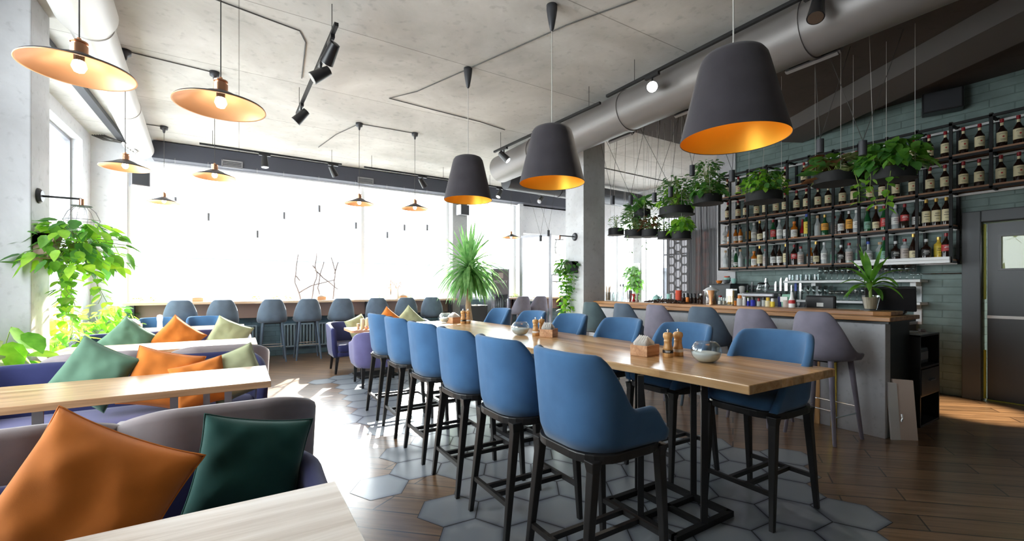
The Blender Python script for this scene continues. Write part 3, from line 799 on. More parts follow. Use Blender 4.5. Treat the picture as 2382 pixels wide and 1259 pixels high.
tub('bench', 'navy bench holding a green, an orange and a pale green pillow, behind the second table', 'bench', 1.84, .66, .82, .62, 'navy_fabric', 'violet_fabric', (-.74, 4.42, 0), PI, gb, .3)
tub('bench', 'navy bench with pillows just in front of the farthest left table', 'bench', 1.8, .66, .82, .66, 'navy_fabric', 'violet_fabric', (-.78, 7.0, 0), PI, gb, .3)
a = tub('tub_chair', 'taupe tub chair behind the dark green pillow', 'chair', .76, .5, .875, .74, 'taupe_fabric', 'taupe_fabric', (-.055, 2.62, 0), 0, gc, .24, .44, True, .22)
dup(a, (-.85, 2.62, 0), .03, 'taupe tub chair behind the big orange pillow')
dup(a, (-.15, 5.02, 0), 0, 'sunlit taupe tub chair behind the pale green pillow')
dup(a, (-.95, 5.02, 0), 0, 'sunlit taupe tub chair behind the moss green pillow')
# two blue chairs at the far table
def low_chair(label):
    t = thing('dining_chair', label, 'chair', (-1.1, 8.86, 0), PI, 'blue chairs at the far left table')
    def top(s):
        a = abs(s-.5)*2; return .915-.2*sstep(.42, .9, a)-.02*a
    mb = MB(); shell(mb, upath(.5, .16, -.22, .14, 40), .44, top, .04, lambda s, z: .03*(z-.44)); mb.build('backrest', 'blue_fabric', t, smooth=True)
    mb = MB(); pad(mb, .46, -.18, .24, .1, .42, .5, .03); mb.build('seat', 'blue_fabric', t, smooth=True)
    for x in (-.2, .2):
        for y in (-.18, .2):
            mb = MB(); mb.bar((x, y, .44), (x*1.08, y*1.08, 0), .035, .035, (0, 1, 0), .026, .026); mb.build('leg', 'dark_leg', t)
    return t
a = low_chair('blue padded chair behind the far left table, nearer the window plants')
dup(a, (-.48, 8.86, 0), PI, 'blue padded chair behind the far left table, nearer the aisle')

# corner seating beyond the long table
tub('sofa', 'navy sofa with pillows behind the small round-cornered table', 'sofa', 1.75, .72, .8, .74, 'navy_fabric', 'navy_fabric', (2.14, 7.75, 0), PI, None, .2, .47, True, None, .27)
tub('armchair', 'violet armchair with its back to the farthest blue counter chair', 'armchair', .7, .66, .78, .6, 'violet_fabric', 'violet_fabric', (1.72, 6.45, 0), -.05, None, .22, .47, True, None, .28)
t = thing('coffee_table', 'small pale oak table between the violet armchair and navy sofa', 'table', (1.85, 7.1, 0))
mb = MB(); mb.prism(rrect(.86, -.3, .3, .05), .71, .75); mb.build('tabletop', 'box_wood', t, bevel=.004)
mb = MB(); mb.box(-.3, .3, -.25, .25, 0, .02); mb.build('foot_plate', 'black_metal', t)
for x in (-.2, .2):
    mb = MB(); mb.bar((x, 0, .02), (x, 0, .71), .05); mb.build('leg', 'black_metal', t)

# ------------------------------------------------------------------ pillows
def pillow(label, mat, size, loc, roll, tilt, yaw_, thick=.09, seed=0, group='scatter pillows'):
    n = 30; vs_ = []; rr = random.Random(seed); fs = []
    ph = rr.random()*9
    for side in (-1, 1):
        for i in range(n+1):
            for j in range(n+1):
                u, v = 2*i/n-1, 2*j/n-1
                k = max(0, (1-u**4)*(1-v**4)); h = thick*k**.62
                pin = 1-.085*(1-abs(v)**2.2)*abs(u)**3; pin2 = 1-.085*(1-abs(u)**2.2)*abs(v)**3
                x, z = u*pin*size/2, v*pin2*size/2
                wr = .016*noise.noise((u*2.+ph, v*2., side))+.012*math.sin(8*(u-v)+ph)*abs(u*v)*k+.012*math.sin(9*(u+v)+ph)*abs(u*v)*k
                vs_.append((x, side*(h+wr*k), z))
    N = (n+1)*(n+1)
    for s in (0, 1):
        for i in range(n):
            for j in range(n):
                a = s*N+i*(n+1)+j; f = (a, a+1, a+n+2, a+n+1); fs.append(f if s else f[::-1])
    mb = MB(); mb.mesh(vs_, fs); bmesh.ops.remove_doubles(mb.bm, verts=mb.bm.verts, dist=1e-5)
    o = mb.build('pillow', mat, None, smooth=True); o.rotation_mode = 'YXZ'; o.rotation_euler = (tilt, roll, yaw_); o.location = loc
    m_ = MB(); P = []
    for q in range(4*n):
        k, i = divmod(q, n); u = 2*i/n-1
        uu, vv = ((u, -1), (1, u), (-u, 1), (-1, -u))[k]
        pin = 1-.085*(1-abs(vv)**2.2)*abs(uu)**3; pin2 = 1-.085*(1-abs(uu)**2.2)*abs(vv)**3
        P.append((uu*pin*size/2, 0, vv*pin2*size/2))
    P.append(P[0]); m_.tube(P, .0035, 5, False); m_.build('seam', mat, o, smooth=True)
    return tag(o, label, 'pillow', group)
D_ = math.radians
pillow('big burnt orange pillow in the near foreground on the navy bench', 'orange_fabric', .455, (-.40, 1.86, .725), D_(26), D_(-14), D_(-12), .095, 1)
pillow('dark forest green pillow beside the big orange pillow on the navy bench', 'forest_fabric', .39, (.04, 2.02, .685), D_(12), D_(-12), D_(2), .075, 2)
pillow('moss green pillow standing on its corner on the second navy bench', 'moss_fabric', .42, (-.9, 4.34, .765), D_(28), D_(-13), D_(-14), .085, 3)
pillow('orange pillow leaning beside the moss green pillow on the second bench', 'orange_fabric', .44, (-.498, 4.30, .69), D_(16), D_(-16), D_(0), .085, 4)
pillow('small orange pillow in front of the pale green one on the second bench', 'orange_fabric', .36, (-.26, 4.2, .645), D_(-12), D_(-20), D_(0), .07, 5)
pillow('pale green pillow at the aisle end of the second bench', 'pale_green_fabric', .4, (-.03, 4.31, .68), D_(-20), D_(-17), D_(2), .08, 6)
pillow('moss green pillow on the farthest left bench', 'moss_fabric', .44, (-1.13, 6.9, .755), D_(40), D_(-14), 0, .09, 7)
pillow('orange pillow on the farthest left bench', 'orange_fabric', .44, (-.66, 6.9, .75), D_(40), D_(-14), 0, .09, 8)
pillow('pale green pillow on the farthest left bench', 'pale_green_fabric', .44, (-.12, 6.9, .74), D_(26), D_(-14), 0, .09, 9)
pillow('pale green pillow at the arm of the navy sofa', 'pale_green_fabric', .37, (1.72, 7.74, .715), D_(-20), D_(-16), D_(20), .09, 10)
pillow('orange pillow peeking over the farthest blue counter chair', 'orange_fabric', .42, (2.27, 7.8, .765), D_(40), D_(-12), 0, .09, 11)
pillow('pale green pillow peeking over a far blue counter chair', 'pale_green_fabric', .43, (2.64, 7.78, .775), D_(45), D_(-12), 0, .09, 12)

# ------------------------------------------------------------------ bar counter
t = thing('bar_counter', 'long bar counter with concrete front and double oak top', 'bar counter', (5.3, 3.6, 0))
mb = MB(); mb.box(-.25, -.13, -1.99, 2.05, 0, 1.075); mb.build('front_panel', 'bar_concrete', t, bevel=.004)
mb = MB(); mb.box(-.33, .42, -2.05, 2.05, 1.085, 1.125); mb.build('counter_top', 'bar_oak', t, bevel=.006)
mb = MB(); mb.prism([(-.14, -1.86), (-.08, -1.98), (.22, -1.98), (.22, 2.05), (-.14, 2.05)], 1.125, 1.165); mb.build('raised_ledge', 'bar_oak', t, bevel=.005)
mb = MB(); mb.box(-.25, .42, -1.98, -1.93, .0, .0); mb.bm.free()
mb = MB(); mb.box(-.13, .42, -1.97, -1.93, .0, 1.085); mb.box(.38, .42, -1.93, 2.05, 0, 1.085); mb.box(-.27, .42, -2.02, 2.05, 1.06, 1.085); mb.build('carcass', 'black_plastic', t)
mb = MB(); mb.box(.42, .75, -1.5, 2.05, .98, 1.02); mb.box(.71, .75, -1.5, 2.05, 0, .98); mb.build('work_top', 'charcoal_metal', t)
for y, m_, w_ in ((-1.58, 'brass', .05), (-1.43, 'mill_wood', .05)):
    mb = MB(); mb.box(-.262, -.25, y-w_/2, y+w_/2, 0, 1.06); mb.build('trim_strip', m_, t)
# dark till cabinet at the bar end
t = thing('till_cabinet', 'black cabinet with open shelves and a drawer at the bar end', 'cabinet', (5.75, 1.75, 0))
mb = MB(); mb.box(-.02, .55, .2, .24, 0, 1.0)
for x0, x1 in ((-.02, .0), (.53, .55)): mb.box(x0, x1, -.2, .2, 0, .92)
for z in (0, .3, .58, .9): mb.box(-.02, .55, -.2, .2, z, z+.02)
mb.build('carcass', 'black_plastic', t, bevel=.003)
mb = MB(); mb.box(.0, .53, -.205, -.185, .32, .57); d = mb.build('drawer', 'charcoal_metal', t)
mb = MB(); mb.box(.2, .34, -.225, -.205, .45, .46); mb.build('handle', 'grey_metal', d)
t = thing('receipt_printer', 'grey receipt printer in the cabinet at the bar end', 'printer', (6.0, 1.72, .602))
mb = MB(); mb.box(-.16, .16, -.12, .12, 0, .17); mb.build('body', 'charcoal_metal', t, bevel=.02)
mb = MB(); mb.box(-.11, .11, -.13, -.12, .05, .13); mb.build('slot_frame', 'grey_metal', t)
t = tag((lambda m: (m.box(5.86, 6.12, 1.58, 1.74, .921, .925), m.build('paper_sheet', 'paper'))[1])(MB()), 'loose white paper sheet on the black cabinet at the bar end', 'paper')
t = thing('telephone_handset', 'pale telephone handset lying on the black cabinet at the bar end', 'telephone', (6.18, 1.66, .923), .4)
mb = MB(); mb.box(-.09, .09, -.025, .025, 0, .03); mb.build('body', 'taupe_fabric', t, bevel=.012)
mb = MB(); mb.box(-.05, .02, -.018, .018, .03, .033); mb.build('keypad', 'black_plastic', t)
t = thing('touch_till', 'large black touchscreen till leaning back on the bar end', 'till', (5.72, 1.78, 1.127), .2)
m4 = Matrix.Rotation(math.radians(-18), 4, 'Y')
mb = MB(); mb.box(-.02, .02, -.2, .2, .03, .29, m4); mb.build('screen_housing', 'black_plastic', t, bevel=.008)
mb = MB(); mb.box(-.08, .1, -.12, .12, 0, .04); mb.build('base', 'black_plastic', t, bevel=.01)
t = thing('touch_till', 'wide black till screen with a small white sticker, seen from behind', 'till', (5.83, 2.47, 1.02))
mb = MB(); mb.box(-.025, .025, -.16, .16, .07, .28); mb.build('screen_housing', 'black_plastic', t, bevel=.022)
mb = MB(); mb.box(-.028, -.0255, -.04, .03, .15, .195); mb.build('sticker', 'white_label', t)
mb = MB(); mb.box(-.02, .08, -.07, .07, 0, .08); mb.build('stand', 'black_plastic', t)
t = thing('leaning_board', 'beige board leaning at the end of the bar', 'board', (5.11, 1.545, 0))
mb = MB(); mb.bar((0, 0, .0), (.015, .02, .545), .02, .17, (.62, -.78, 0)); mb.bm.free()
def panel(mb, a, b, h, th, lean):
    a, b = Vector((*a, 0)), Vector((*b, 0)); n = Vector((-(b-a).y, (b-a).x, 0)).normalized()
    L = lean
    mb.mesh([a, b, b+n*th, a+n*th, a+n*L+Vector((0, 0, h)), b+n*L+Vector((0, 0, h-.01)), b+n*(L+th)+Vector((0, 0, h-.01)), a+n*(L+th)+Vector((0, 0, h))],
            [(0, 3, 2, 1), (4, 5, 6, 7), (0, 1, 5, 4), (1, 2, 6, 5), (2, 3, 7, 6), (3, 0, 4, 7)])
mb = MB(); panel(mb, (0.01, .0), (.14, -.11), .545, .018, .06); mb.build('board', 'pink_board', t)
t = thing('leaning_board', 'narrow white board with a latch between the bar end and the beige board', 'board', (5.09, 1.57, 0))
mb = MB(); panel(mb, (-.02, 0), (.05, -.045), .52, .015, .045); mb.build('board', 'white_plastic', t)
mb = MB(); mb.tube([(.045, -.05, .17), (.05, -.056, .2), (.05, -.05, .24)], .008, 6); mb.build('latch', 'chrome', t)
# back counter
t = thing('back_counter', 'dark back counter along the green brick wall behind the bar', 'counter', (7.5, 3.55, 0))
mb = MB(); mb.box(-.3, .29, -1.4, .86, 0, .9); mb.build('cabinet_body', 'charcoal_metal', t)
mb = MB(); mb.box(-.33, .29, -1.42, .88, .9, .94); mb.build('worktop', 'grey_metal', t, bevel=.004)
for k in range(4):
    mb = MB(); mb.box(-.315, -.3, -1.38+.56*k, -1.38+.54+.56*k, .05, .86); d = mb.build('door', 'charcoal_metal', t)
    mb = MB(); mb.box(-.33, -.315, -1.3+.56*k, -1.1+.56*k, .8, .815); mb.build('handle', 'chrome', d)
t = thing('back_bar_cabinet', 'grey upright cabinet carrying small bowls beside the green wall', 'cabinet', (7.45, 4.67, 0))
mb = MB(); mb.box(-.2, .3, -.2, .2, 0, 1.44); mb.build('body', 'frame_paint', t, bevel=.004)
mb = MB(); mb.box(-.22, .32, -.22, .22, 1.44, 1.46); mb.build('top', 'black_plastic', t)

# ------------------------------------------------------------------ wall shelf and bottles
PY = [4.81, 4.603, 4.283, 3.962, 3.638, 3.32, 2.997, 2.679, 2.363, 2.052, 1.733, 1.391, 1.05, .7]
LV = [1.73, 2.16, 2.585, 3.005, 3.42]
XF, XB = 7.45, 7.77
t = thing('bottle_shelf', 'huge black steel wall shelf with oak boards full of bottles', 'shelf', (XB, 3.2, LV[0]))
def loc(x, y, z): return (x-XB, y-3.2, z-LV[0])
def lbox(mb, x0, x1, y0, y1, z0, z1): mb.box(x0-XB, x1-XB, y0-3.2, y1-3.2, z0-LV[0], z1-LV[0])
for i, y in enumerate(PY):
    z0 = LV[0] if i <= 10 else LV[2]
    for x in (XF, XB-.03):
        mb = MB(); lbox(mb, x, x+.03, y-.015, y+.015, z0-.02, LV[4]+.015); mb.build('post', 'black_metal', t)
for k, z in enumerate(LV):
    ye = PY[10] if k < 2 else PY[-1]
    if k < 4:
        mb = MB(); lbox(mb, XF+.005, XB-.03, ye, PY[0], z, z+.022); mb.build('shelf_board', 'shelf_wood', t)
    mb = MB(); lbox(mb, XF, XF+.03, ye, PY[0], z-.03, z); lbox(mb, XB-.03, XB, ye, PY[0], z-.03, z)
    for y in PY[:11] if k < 2 else PY: lbox(mb, XF, XB, y-.012, y+.012, z-.028, z-.002)
    mb.build('rail', 'black_metal', t)
    mb = MB(); lbox(mb, XB-.06, XB-.03, ye, PY[0], z-.04, z-.012); mb.build('light_strip', 'white_plastic', t)
mb = MB(); lbox(mb, XF-.04, XF-.002, PY[10], 2.715, 1.7, 1.735); lbox(mb, XF-.05, XF-.002, PY[10], 2.715, 1.738, 1.775); mb.build('strip_lamp', 'white_plastic', t)

_text = {}
def text_mesh(s, size):
    c = bpy.data.curves.new('t', 'FONT'); c.body = s; c.size = size; c.align_x = 'CENTER'; c.extrude = 0; c.resolution_u = 2
    o = bpy.data.objects.new('t', c); COL.objects.link(o)
    dg = bpy.context.evaluated_depsgraph_get(); me = bpy.data.meshes.new_from_object(o.evaluated_get(dg))
    bpy.data.objects.remove(o); bpy.data.curves.remove(c)
    return [v.co.copy() for v in me.vertices], [tuple(p.vertices) for p in me.polygons]
def wrap_text(mb, s, size, r, z, a0=PI, arc=0.):
    v, f = text_mesh(s, size)
    out = []
    for p in v:
        a = a0+p.x/r; out.append((r*math.cos(a), r*math.sin(a), z+p.y-arc*(p.x/r)**2))
    mb.mesh(out, f)
# kind: H, R, neck r, shoulder start, neck start (fractions), body, label, (label z fractions), cap, description
BT = {
 'whisky': (.285, .039, .0125, .56, .74, 'dark_bottle', 'cream_label', (.17, .53), 'red_cap', 'dark bottle with cream label and red cap'),
 'tallcream': (.30, .038, .013, .62, .8, 'dark_bottle', 'cream_label', (.14, .56), 'gold_cap', 'dark bottle with tall cream label and gold cap'),
 'whitelab': (.29, .038, .013, .55, .75, 'dark_bottle', 'white_label', (.14, .45), 'black_cap', 'dark bottle with white label and black cap'),
 'goldneck': (.30, .037, .013, .5, .72, 'dark_bottle', 'cream_label', (.1, .36), 'gold_cap', 'dark bottle with small cream label, gold neck'),
 'amber': (.24, .032, .014, .6, .76, 'amber_bottle', 'white_label', (.15, .45), 'black_cap', 'amber bottle with white label'),
 'orangelab': (.28, .037, .013, .58, .78, 'dark_bottle', 'orange_label', (.2, .62), 'white_cap', 'dark bottle with orange label'),
 'jager': (.27, .042, .013, .55, .72, 'green_bottle', 'orange_label', (.25, .58), 'gold_cap', 'green bottle with orange label and gold cap'),
 'clear': (.28, .038, .014, .58, .76, 'clear_bottle', 'white_label', (.2, .5), 'white_cap', 'clear bottle with white label'),
 'clearblank': (.27, .037, .014, .55, .75, 'clear_bottle', 'clear_bottle', (.2, .5), 'cork_cap', 'plain clear bottle with pale cork'),
 'gin': (.24, .044, .016, .62, .78, 'clear_bottle', 'green_label', (.18, .5), 'cork_cap', 'stout clear bottle with green label and cork'),
 'green': (.29, .036, .013, .52, .76, 'green_bottle', 'green_label', (.12, .42), 'red_cap', 'green bottle with mint label and red cap'),
 'greenred': (.29, .036, .013, .52, .76, 'green_bottle', 'red_label', (.15, .5), 'red_cap', 'green bottle with red label and red cap'),
 'greenblank': (.25, .034, .014, .6, .78, 'green_bottle', 'white_label', (.1, .3), 'white_cap', 'small bright green bottle with low white label'),
 'tallyellow': (.31, .042, .02, .74, .84, 'green_bottle', 'yellow_label', (.14, .66), 'blue_label', 'tall green bottle, yellow label, blue cap'),
 'red': (.26, .034, .012, .4, .62, 'red_bottle', 'black_label', (.05, .26), 'red_cap', 'slim red bottle with low square label'),
 'squat': (.23, .042, .017, .6, .74, 'amber_bottle', 'white_label', (.08, .5), 'orange_cap', 'squat bottle with white label and orange cap'),
 'blackred': (.28, .04, .013, .6, .76, 'dark_bottle', 'red_label', (.3, .55), 'red_cap', 'black bottle with red label'),
 'bluelab': (.29, .03, .016, .8, .88, 'dark_bottle', 'blue_label', (.1, .74), 'black_cap', 'slim black bottle wrapped in blue label'),
 'yellow': (.25, .042, .016, .66, .78, 'yellow_bottle', 'yellow_label', (.2, .6), 'gold_cap', 'yellow rum bottle with gold cap'),
 'rosegin': (.25, .039, .015, .66, .76, 'clear_bottle', 'mug', (.12, .56), 'red_cap', 'clear bottle with rose label and red cap'),
 'brownlab': (.23, .043, .014, .56, .7, 'dark_bottle', 'black_label', (.2, .5), 'white_cap', 'round dark bottle with black label and silver cap'),
 'decanter': (.25, .046, .014, .5, .6, 'clear_bottle', 'white_label', (.12, .42), 'blue_label', 'clear decanter with oval white label and blue neck'),
}
def make_bottle(kind):
    H, r, rn, s, n, body, lab, (l0, l1), cap, desc = BT[kind]
    H *= 1.17; r *= 1.12; rn *= 1.1
    t = thing('bottle', '', 'bottle')
    mb = MB(); mb.lathe([(r*.86, 0), (r, .006), (r, s*H), (r*.93, (s+.03)*H), (r*.6, (s*.4+n*.6)*H), (rn*1.15, n*H), (rn, (n+.04)*H), (rn, .93*H), (rn*1.15, .935*H), (rn*1.15, .95*H)], seg=16)
    mb.build('body', body, t, smooth='auto')
    mb = MB(); mb.lathe([(r+.0006, l0*H), (r+.0006, l1*H)], seg=16, cap0=False, cap1=False); lb = mb.build('front_label', lab, t, smooth=True)
    mb = MB(); mb.lathe([(rn*1.2, .87*H), (rn*1.3, .875*H), (rn*1.3, H*.995), (rn*1.1, H)], seg=12); mb.build('cap', cap, t, smooth='auto')
    a0 = math.atan2(-.55, -1)
    if kind == 'whisky':
        mb = MB(); wrap_text(mb, 'JAMESON', .0165, r+.0012, .445*H, a0, .004); mb.build('label_lettering', 'ink', lb)
        mb = MB(); mb.lathe([(rn+.0012, .76*H), (rn+.0012, .86*H)], seg=12, cap0=False, cap1=False); mb.build('neck_label', 'cream_label', t)
        mb = MB(); v = [((r+.0012)*math.cos(a0+.22*math.cos(q*PI/4)), (r+.0012)*math.sin(a0+.22*math.cos(q*PI/4)), .36*H+.009*math.sin(q*PI/4)) for q in range(8)]; mb.mesh(v, [tuple(range(8))]); mb.build('crest', 'red_label', lb)
        mb = MB()
        for z, w_ in ((.27, .6), (.235, .45)): mb.mesh([((r+.0012)*math.cos(a0+q*w_), (r+.0012)*math.sin(a0+q*w_), z*H+dz) for dz in (0, .003) for q in (-1, -.5, 0, .5, 1)], [(q, q+1, q+6, q+5) for q in range(4)]); 
        mb.build('small_print', 'ink', lb)
    elif lab not in ('clear_bottle',):
        mb = MB(); ink = 'white_label' if lab in ('black_label', 'red_label', 'blue_label') else 'ink'
        for z, w_ in ((l0+(l1-l0)*.7, .55), (l0+(l1-l0)*.5, .7), (l0+(l1-l0)*.25, .4)):
            mb.mesh([((r+.0013)*math.cos(a0+q*w_), (r+.0013)*math.sin(a0+q*w_), z*H+dz) for dz in (0, .007 if w_ > .5 else .004) for q in (-1, -.5, 0, .5, 1)], [(q, q+1, q+6, q+5) for q in range(4)])
        mb.build('label_print', ink, lb)
    return t
BANK = {}
ORDW = ['first', 'second', 'third', 'fourth', 'fifth', 'sixth', 'seventh', 'eighth', 'ninth', 'tenth', 'eleventh', 'twelfth', 'thirteenth']
def bay(y):
    for i in range(len(PY)-1):
        if PY[i] >= y > PY[i+1]: return i
    return len(PY)-2
def place_bottles(lst, lv, row, grp):
    # bays are counted from the grey pillar end of the shelf
    byb = {}
    for y, k in lst: byb.setdefault(bay(y), []).append((y, k))
    last = 99
    for b in sorted(byb):
        it = sorted(byb[b], reverse=True)
        for j, (y, k) in enumerate(it):
            pos = '' if len(it) == 1 else (', left one' if j == 0 else ', right one') if len(it) == 2 else ', ' + (['left', 'middle', 'right'][j] if len(it) == 3 else ORDW[j]) + ' one'
            lab = '%s, %s row, %s bay from left%s' % (BT[k][9], row, ORDW[b], pos)
            if len(lab.replace('-', ' ').split()) > 16: lab = lab.replace(' from left', '')
            r = BT[k][1]*1.12; x = 7.55
            y = min(max(y, PY[b+1]+r+.018), PY[b]-r-.018)
            if last-y < 2*r+.004 and lx == 7.55: x = 7.65
            if k not in BANK: BANK[k] = o = make_bottle(k); o['label'] = lab; o['group'] = grp
            else: o = dup(BANK[k], (0, 0, 0), 0, lab, grp)
            o.location = (x, y, LV[lv]+.022); o.rotation_euler = (0, 0, R.uniform(-.15, .15)); last = y; lx = x
W = 'whisky'
r1 = [4.71, 4.5, 4.12, 3.709, 3.43, 3.2, 2.891, 2.72, 2.24, 2.118, 1.957, 1.803, 1.642, 1.502, 1.321, 1.192, .95, .8]
r2 = [4.7, 4.505, 4.365, 4.177, 4.03, 3.857, 3.715, 3.54, 3.397, 3.235, 3.096, 2.913, 2.769, 2.58, 2.44, 2.296, 2.118, 1.949, 1.807, 1.642, 1.506, 1.331, 1.189, .95, .8]
place_bottles([(y, W) for y in r1], 3, 'top', 'whisky bottles on the top row')
place_bottles([(y, W) for y in r2], 2, 'second', 'whisky bottles on the second row')
r3 = [(4.76, 'clear'), (4.67, 'amber'), (4.56, 'amber'), (4.48, 'amber'), (4.41, 'orangelab'), (4.34, 'amber'), (4.235, 'clear'), (4.15, 'red'), (4.06, 'goldneck'), (3.92, 'whitelab'), (3.82, 'greenred'), (3.73, 'clear'), (3.57, 'whitelab'), (3.5, 'squat'), (3.24, 'red'), (3.1, 'tallyellow'), (2.92, 'clearblank'), (2.82, 'jager'), (2.73, 'rosegin'), (2.62, 'whitelab'), (2.52, 'orangelab'), (2.42, 'clear'), (2.3, 'green'), (2.2, 'goldneck'), (2.12, 'greenred'), (1.99, 'clear'), (1.9, 'blackred'), (1.8, 'whitelab')]
r3 = [(4.76, 'clear'), (4.67, 'amber'), (4.55, 'amber'), (4.46, 'amber'), (4.375, 'orangelab'), (4.22, 'clear'), (4.12, 'goldneck'), (4.02, 'whitelab'), (3.9, 'greenred'), (3.8, 'clear'), (3.69, 'whitelab'), (3.58, 'squat'), (3.41, 'red'), (3.37, 'amber')][:12] + [(3.5, 'red'), (3.37, 'tallyellow'), (3.24, 'clearblank'), (3.14, 'jager'), (3.05, 'rosegin'), (2.93, 'whitelab'), (2.83, 'orangelab'), (2.73, 'clear'), (2.61, 'green'), (2.51, 'goldneck'), (2.42, 'greenred'), (2.3, 'clear'), (2.2, 'blackred'), (2.1, 'whitelab'), (1.985, 'tallcream'), (1.89, 'tallcream'), (1.79, 'tallcream')]
place_bottles(r3, 1, 'third', 'mixed bottles on the third row')
r4 = [(4.74, 'clearblank'), (4.66, 'clear'), (4.55, 'greenblank'), (4.46, 'clearblank'), (4.38, 'gin'), (4.22, 'squat'), (4.12, 'tallcream'), (4.02, 'rosegin'), (3.9, 'whitelab'), (3.8, 'whitelab'), (3.7, 'tallcream'), (3.58, 'blackred'), (3.48, 'rosegin'), (3.38, 'squat'), (3.26, 'goldneck'), (3.15, 'clear'), (3.05, 'gin'), (2.93, 'brownlab'), (2.83, 'rosegin'), (2.73, 'gin'), (2.6, 'decanter'), (2.5, 'gin'), (2.41, 'green'), (2.3, 'brownlab'), (2.2, 'rosegin'), (2.11, 'goldneck'), (1.99, 'brownlab'), (1.89, 'yellow'), (1.79, 'blackred')]
place_bottles(r4, 0, 'bottom', 'mixed bottles on the bottom row')

# ------------------------------------------------------------------ glass shelves
def glass_shelf(label, z, y0, y1):
    t = thing('glass_shelf', label, 'shelf', (7.8, (y0+y1)/2, z)); h = (y1-y0)/2
    mb = MB(); mb.box(-.3, 0, -h, h, -.035, 0); mb.build('board', 'white_paint', t, bevel=.004)
    for y in (-h+.1, h-.4):
        mb = MB(); mb.box(-.2, 0, y-.03, y+.03, -.09, -.035); mb.box(-.025, 0, y-.04, y+.04, -.3, -.09); mb.build('bracket', 'white_paint', t)
glass_shelf('upper white shelf crowded with wine glasses on the green brick wall', 1.5, 2.03, 3.72)
glass_shelf('lower white shelf crowded with champagne glasses on the green brick wall', 1.2, 2.03, 3.52)
def wineglass(kind, label, grp):
    t = thing('wine_glass', label, 'glass', group=grp)
    H, rb, st = {'wine': (.2, .036, .09), 'flute': (.22, .026, .08), 'coupe': (.15, .045, .07)}[kind]
    mb = MB(); mb.lathe([(.032, 0), (.032, .002), (.006, .008), (.004, .02), (.004, st), (rb*.6, st+.012), (rb, st+(H-st)*.4), (rb*.82, H), (rb*.80, H-.001), (rb*.96, st+(H-st)*.4), (rb*.5, st+.016)], seg=14, cap1=True)
    mb.build('bowl_and_stem', 'glassware', t, smooth=True)
    return t
gl = {}
def glasses(z, y0, y1, n, rows, kinds, label, grp):
    for rw in range(rows):
        for i in range(n):
            k = kinds[min(len(kinds)-1, int(len(kinds)*i/n))]
            key = k+grp
            if key not in gl: gl[key] = o = wineglass(k, label, grp)
            else: o = dup(gl[key], (0, 0, 0), 0)
            o.location = (7.56+.085*rw, y1-(y1-y0)*(i+.5*(rw % 2))/n, z)
glasses(1.501, 2.1, 3.2, 15, 2, ['wine'], 'clear wine glass among many standing on the upper white shelf', 'wine glasses on the upper white shelf')
glasses(1.201, 2.1, 3.45, 17, 2, ['flute', 'coupe', 'wine', 'wine'], 'clear stemmed glass among many standing on the lower white shelf', 'stemmed glasses on the lower white shelf')
for i in range(7):
    t = thing('tumbler', 'cut glass tumbler among several at the left of the upper white shelf', 'glass', (7.58+.1*(i % 2), 3.64-.062*i, 1.501), group='cut tumblers on the upper white shelf')
    mb = MB(); mb.lathe([(.026, 0), (.033, .01), (.036, .095), (.034, .095), (.03, .015)], seg=10); mb.build('cup', 'glassware', t)
t = thing('towel_rail', 'thin chrome rail on the green wall right of the glasses', 'rail', (7.78, 1.95, 1.575))
mb = MB(); mb.tube([(-.03, .25, 0), (-.03, -.25, 0)], .008, 8); mb.build('bar', 'chrome', t)
for y in (-.22, .22):
    mb = MB(); mb.tube([(-.03, y, 0), (.02, y, 0)], .006, 6); mb.build('bracket', 'chrome', t)
# knife rack
t = thing('knife_rail', 'dark magnetic knife rail on the green brick wall', 'knife rail', (7.79, 4.0, 1.385))
mb = MB(); mb.box(-.02, .01, -.55, .55, -.045, -.02); mb.box(-.02, .01, -.55, .55, .02, .045); mb.build('bars', 'charcoal_metal', t)
kn = [(4.46, 'spat', 'white'), (4.377, 'short', 'grey'), (4.14, 'long', 'white'), (3.971, 'short', 'black'), (3.887, 'long', 'black'), (3.80, 'wide', 'black'), (3.718, 'thin', 'white'), (3.652, 'blue', 'black'), (3.58, 'long', 'white')]
for i, (y, k, hc) in enumerate(kn):
    nm = {'spat': 'white spatula with a green head', 'short': 'short knife', 'long': 'long pointed knife', 'wide': 'broad chef knife', 'thin': 'thin pale sharpening steel', 'blue': 'blue bladed knife'}[k]
    t = thing('kitchen_knife' if k != 'spat' else 'spatula', '%s with %s handle on the wall rail, %s from the left' % (nm, hc, ORDW[i]) if k != 'spat' else 'white spatula with a green leaf shaped head on the knife rail', 'knife' if k != 'spat' else 'spatula', (7.76, y, 1.385), 0, 'knives on the rail' if k != 'spat' else None)
    L = {'short': .11, 'long': .17, 'wide': .17, 'thin': .05, 'blue': .13, 'spat': .06}[k]; wd = {'wide': .05, 'blue': .035, 'thin': .02}.get(k, .03)
    m_ = MB(); m_.prism([(-wd/2, -.05), (wd/2, -.05), (wd/2, L*.6), (0, L), (-wd/2, L)], -.002, .002)
    for v in m_.bm.verts: v.co = Vector((v.co.z, v.co.x, v.co.y))
    m_.build('blade', 'blue_label' if k == 'blue' else 'steel_blade', t)
    m_ = MB(); m_.box(-.009, .009, -.013, .013, -.19, -.05); m_.build('handle', 'leaf_bright' if k == 'spat' else {'white': 'white_plastic', 'black': 'black_plastic', 'grey': 'grey_metal'}[hc], t, bevel=.005)
t = thing('wall_socket', 'grey double socket with plugs on the green wall by the knives', 'socket', (7.79, 3.55, 1.12))
mb = MB(); mb.box(-.015, .01, -.14, .12, -.05, .06); mb.build('plate', 'frame_paint', t, bevel=.004)
